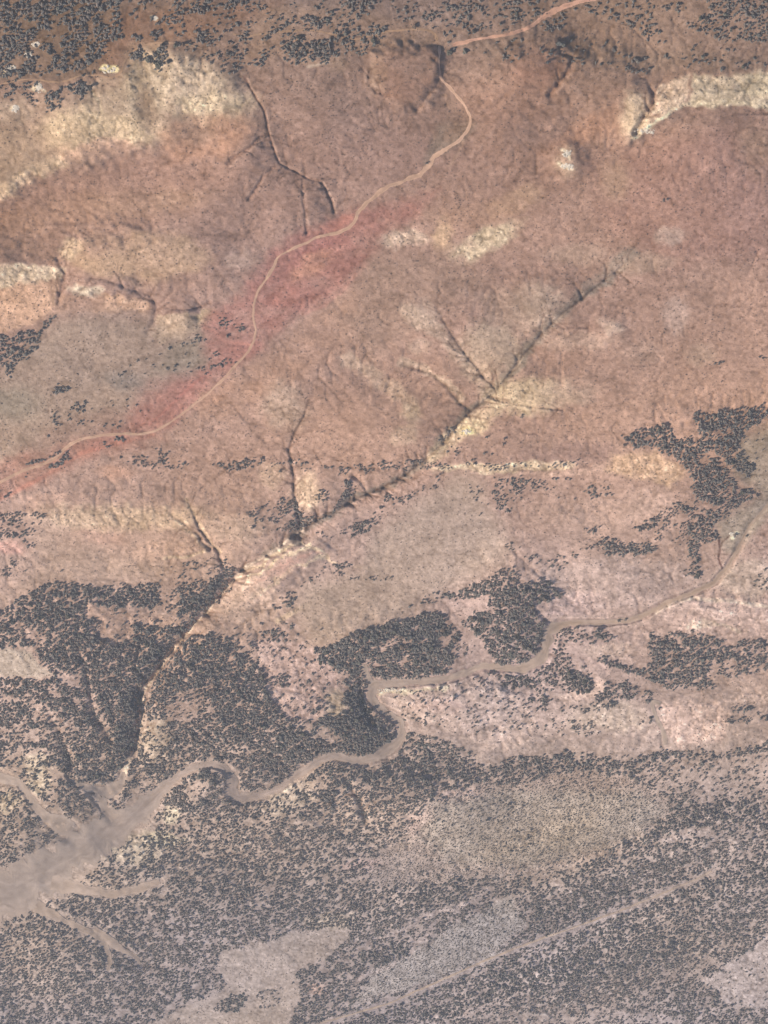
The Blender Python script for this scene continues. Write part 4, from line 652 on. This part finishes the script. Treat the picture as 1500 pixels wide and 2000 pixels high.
for q, i in enumerate(big):
    u, v, r = AU[i], AV[i], AR[i]; rs_ = random.Random(int(i)); ti = rs_.randrange(5); si = rs_.randrange(5)
    root = bpy.data.objects.new('juniper_tree', None); COL.objects.link(root); root.location = AP[i]; root.rotation_euler = (0, 0, rs_.random() * 6.28)
    root.scale = (r, r, r * 1.15); root.empty_display_size = .5
    for nm, me in (('trunk', trunks[q % 4]), ('crown', crowns[ti * 5 + si])):
        o = bpy.data.objects.new(nm, me); COL.objects.link(o); o.parent = root
        if nm == 'crown': o.location = (0, 0, -.1)
    dl = sorted(LAND, key=lambda L_: math.hypot(L_[1] - u, L_[2] - v)); done = False
    for rank in range(25):
        nm, lx, ly = dl[rank]; dd = math.hypot(u - lx, v - ly); ang = int(round(math.degrees(math.atan2(v - ly, u - lx)) / 45)) % 8
        dist = 'just ' if dd < 25 else '' if dd < 60 else 'well ' if dd < 120 else 'far '
        lab = f'{size_word(r)} {TINTS[ti][0]} juniper {density_word(i)}, {dist}{DIRS[ang]} {nm}'
        if lab not in used: used.add(lab); done = True; break
    root['label'] = lab; root['category'] = 'tree'; root['group'] = 'junipers of the nearer slopes'

# ================================================================== PALE ROCK OUTCROPS (things)
def rock(u, v, rx, ry, h, seed, label, tint=(.56, .48, .38)):
    """a ragged ledge of broken blocks"""
    rs = np.random.RandomState(seed); VV, FF = [], []; off = 0; c0 = ground(np.array(u, float), np.array(v, float))
    n = 26
    for i in range(n):
        a = rs.rand() * 6.283; q = math.sqrt(rs.rand()); du, dv = math.cos(a) * q * rx, math.sin(a) * q * ry
        g = ground(np.array(u + du), np.array(v + dv)); s = (1.0 + 1.8 * rs.rand()) * (1.1 - .5 * q)
        V = I1 / np.abs(I1).max(1, keepdims=True) ** .7 * np.array([s * 1.3, s, s * h]) * (1 + .3 * (rs.rand(len(I1), 1) - .5)); k = rs.rand() * 3
        V = np.stack([V[:, 0] * math.cos(k) - V[:, 1] * math.sin(k), V[:, 0] * math.sin(k) + V[:, 1] * math.cos(k), V[:, 2]], -1)
        VV.append(V + g - c0); FF.append(F1 + off); off += len(I1)
    V = np.concatenate(VV); cc = np.array(tint) * (1 + .2 * (np.random.RandomState(seed).rand(len(V), 1) - .5))
    o = link('rock_outcrop', mesh_np('rock_outcrop', V, np.concatenate(FF), cc), M_ROCK, label=label, category='rocks', group='pale rock outcrops')
    o.location = c0; return o
for a in [(212, 136, 16, 7, .7, 1, 'bright cream rubble bank of the white quarry beside the thin track'),
          (70, 87, 8, 5, .5, 2, 'small white rock patch in the middle of the upper left forest'), (55, 107, 7, 5, .5, 3, 'white rocks among trees just below the forest clearing'),
          (22, 132, 9, 5, .5, 4, 'white rocks near the left edge of the upper left forest'), (77, 172, 10, 9, .6, 5, 'cluster of white boulders below the thin track on the left'),
          (30, 212, 8, 7, .4, 6, 'pale rocks at the left edge above the long cream cliff'), (303, 35, 4, 4, .5, 7, 'tiny bright rock beside the trees of the reddish rise'),
          (1108, 300, 9, 7, .6, 8, 'white rock ledge on the bare slope below the upper right trees'), (1108, 325, 12, 6, .5, 9, 'second lower white ledge on the bare slope'),
          (912, 843, 11, 5, .5, 10, 'yellowish rocks on the right bank of the canyon'), (760, 1347, 24, 4, .6, 11, 'white rim rocks along the inside of the sharp river bend'),
          (1432, 1043, 8, 3, .6, 12, 'bright bank of rock at the edge of the green grey field'), (1262, 256, 24, 5, .6, 13, 'bright ledge at the foot of the right hand pale cliff'),
         ]: rock(*a)

# ================================================================== HAZE
hz = bpy.data.meshes.new('haze'); s_ = 33000.0
lo = (-s_, -8000.0, float(tp[..., 2].min()) - 1.0); hi = (s_, 30000.0, H + 30.0)
vv = [(x, y, z) for z in (lo[2], hi[2]) for y in (lo[1], hi[1]) for x in (lo[0], hi[0])]
hz.from_pydata(vv, [], [(0, 2, 3, 1), (4, 5, 7, 6), (0, 1, 5, 4), (2, 6, 7, 3), (0, 4, 6, 2), (1, 3, 7, 5)])
hm = bpy.data.materials.new('haze_air'); hm.use_nodes = True; hn = hm.node_tree; hn.nodes.clear()
ho = hn.nodes.new('ShaderNodeOutputMaterial'); pv_ = hn.nodes.new('ShaderNodeVolumePrincipled')
pv_.inputs['Color'].default_value = (.80, .86, 1.0, 1); pv_.inputs['Density'].default_value = 4.0e-5; pv_.inputs['Anisotropy'].default_value = .2
hn.links.new(pv_.outputs[0], ho.inputs['Volume'])
link('haze', hz, hm, kind='stuff', label='thin bluish haze between the aircraft and the ground')
print('ground extent', tp[..., 0].min(), tp[..., 0].max(), tp[..., 1].min(), tp[..., 1].max())
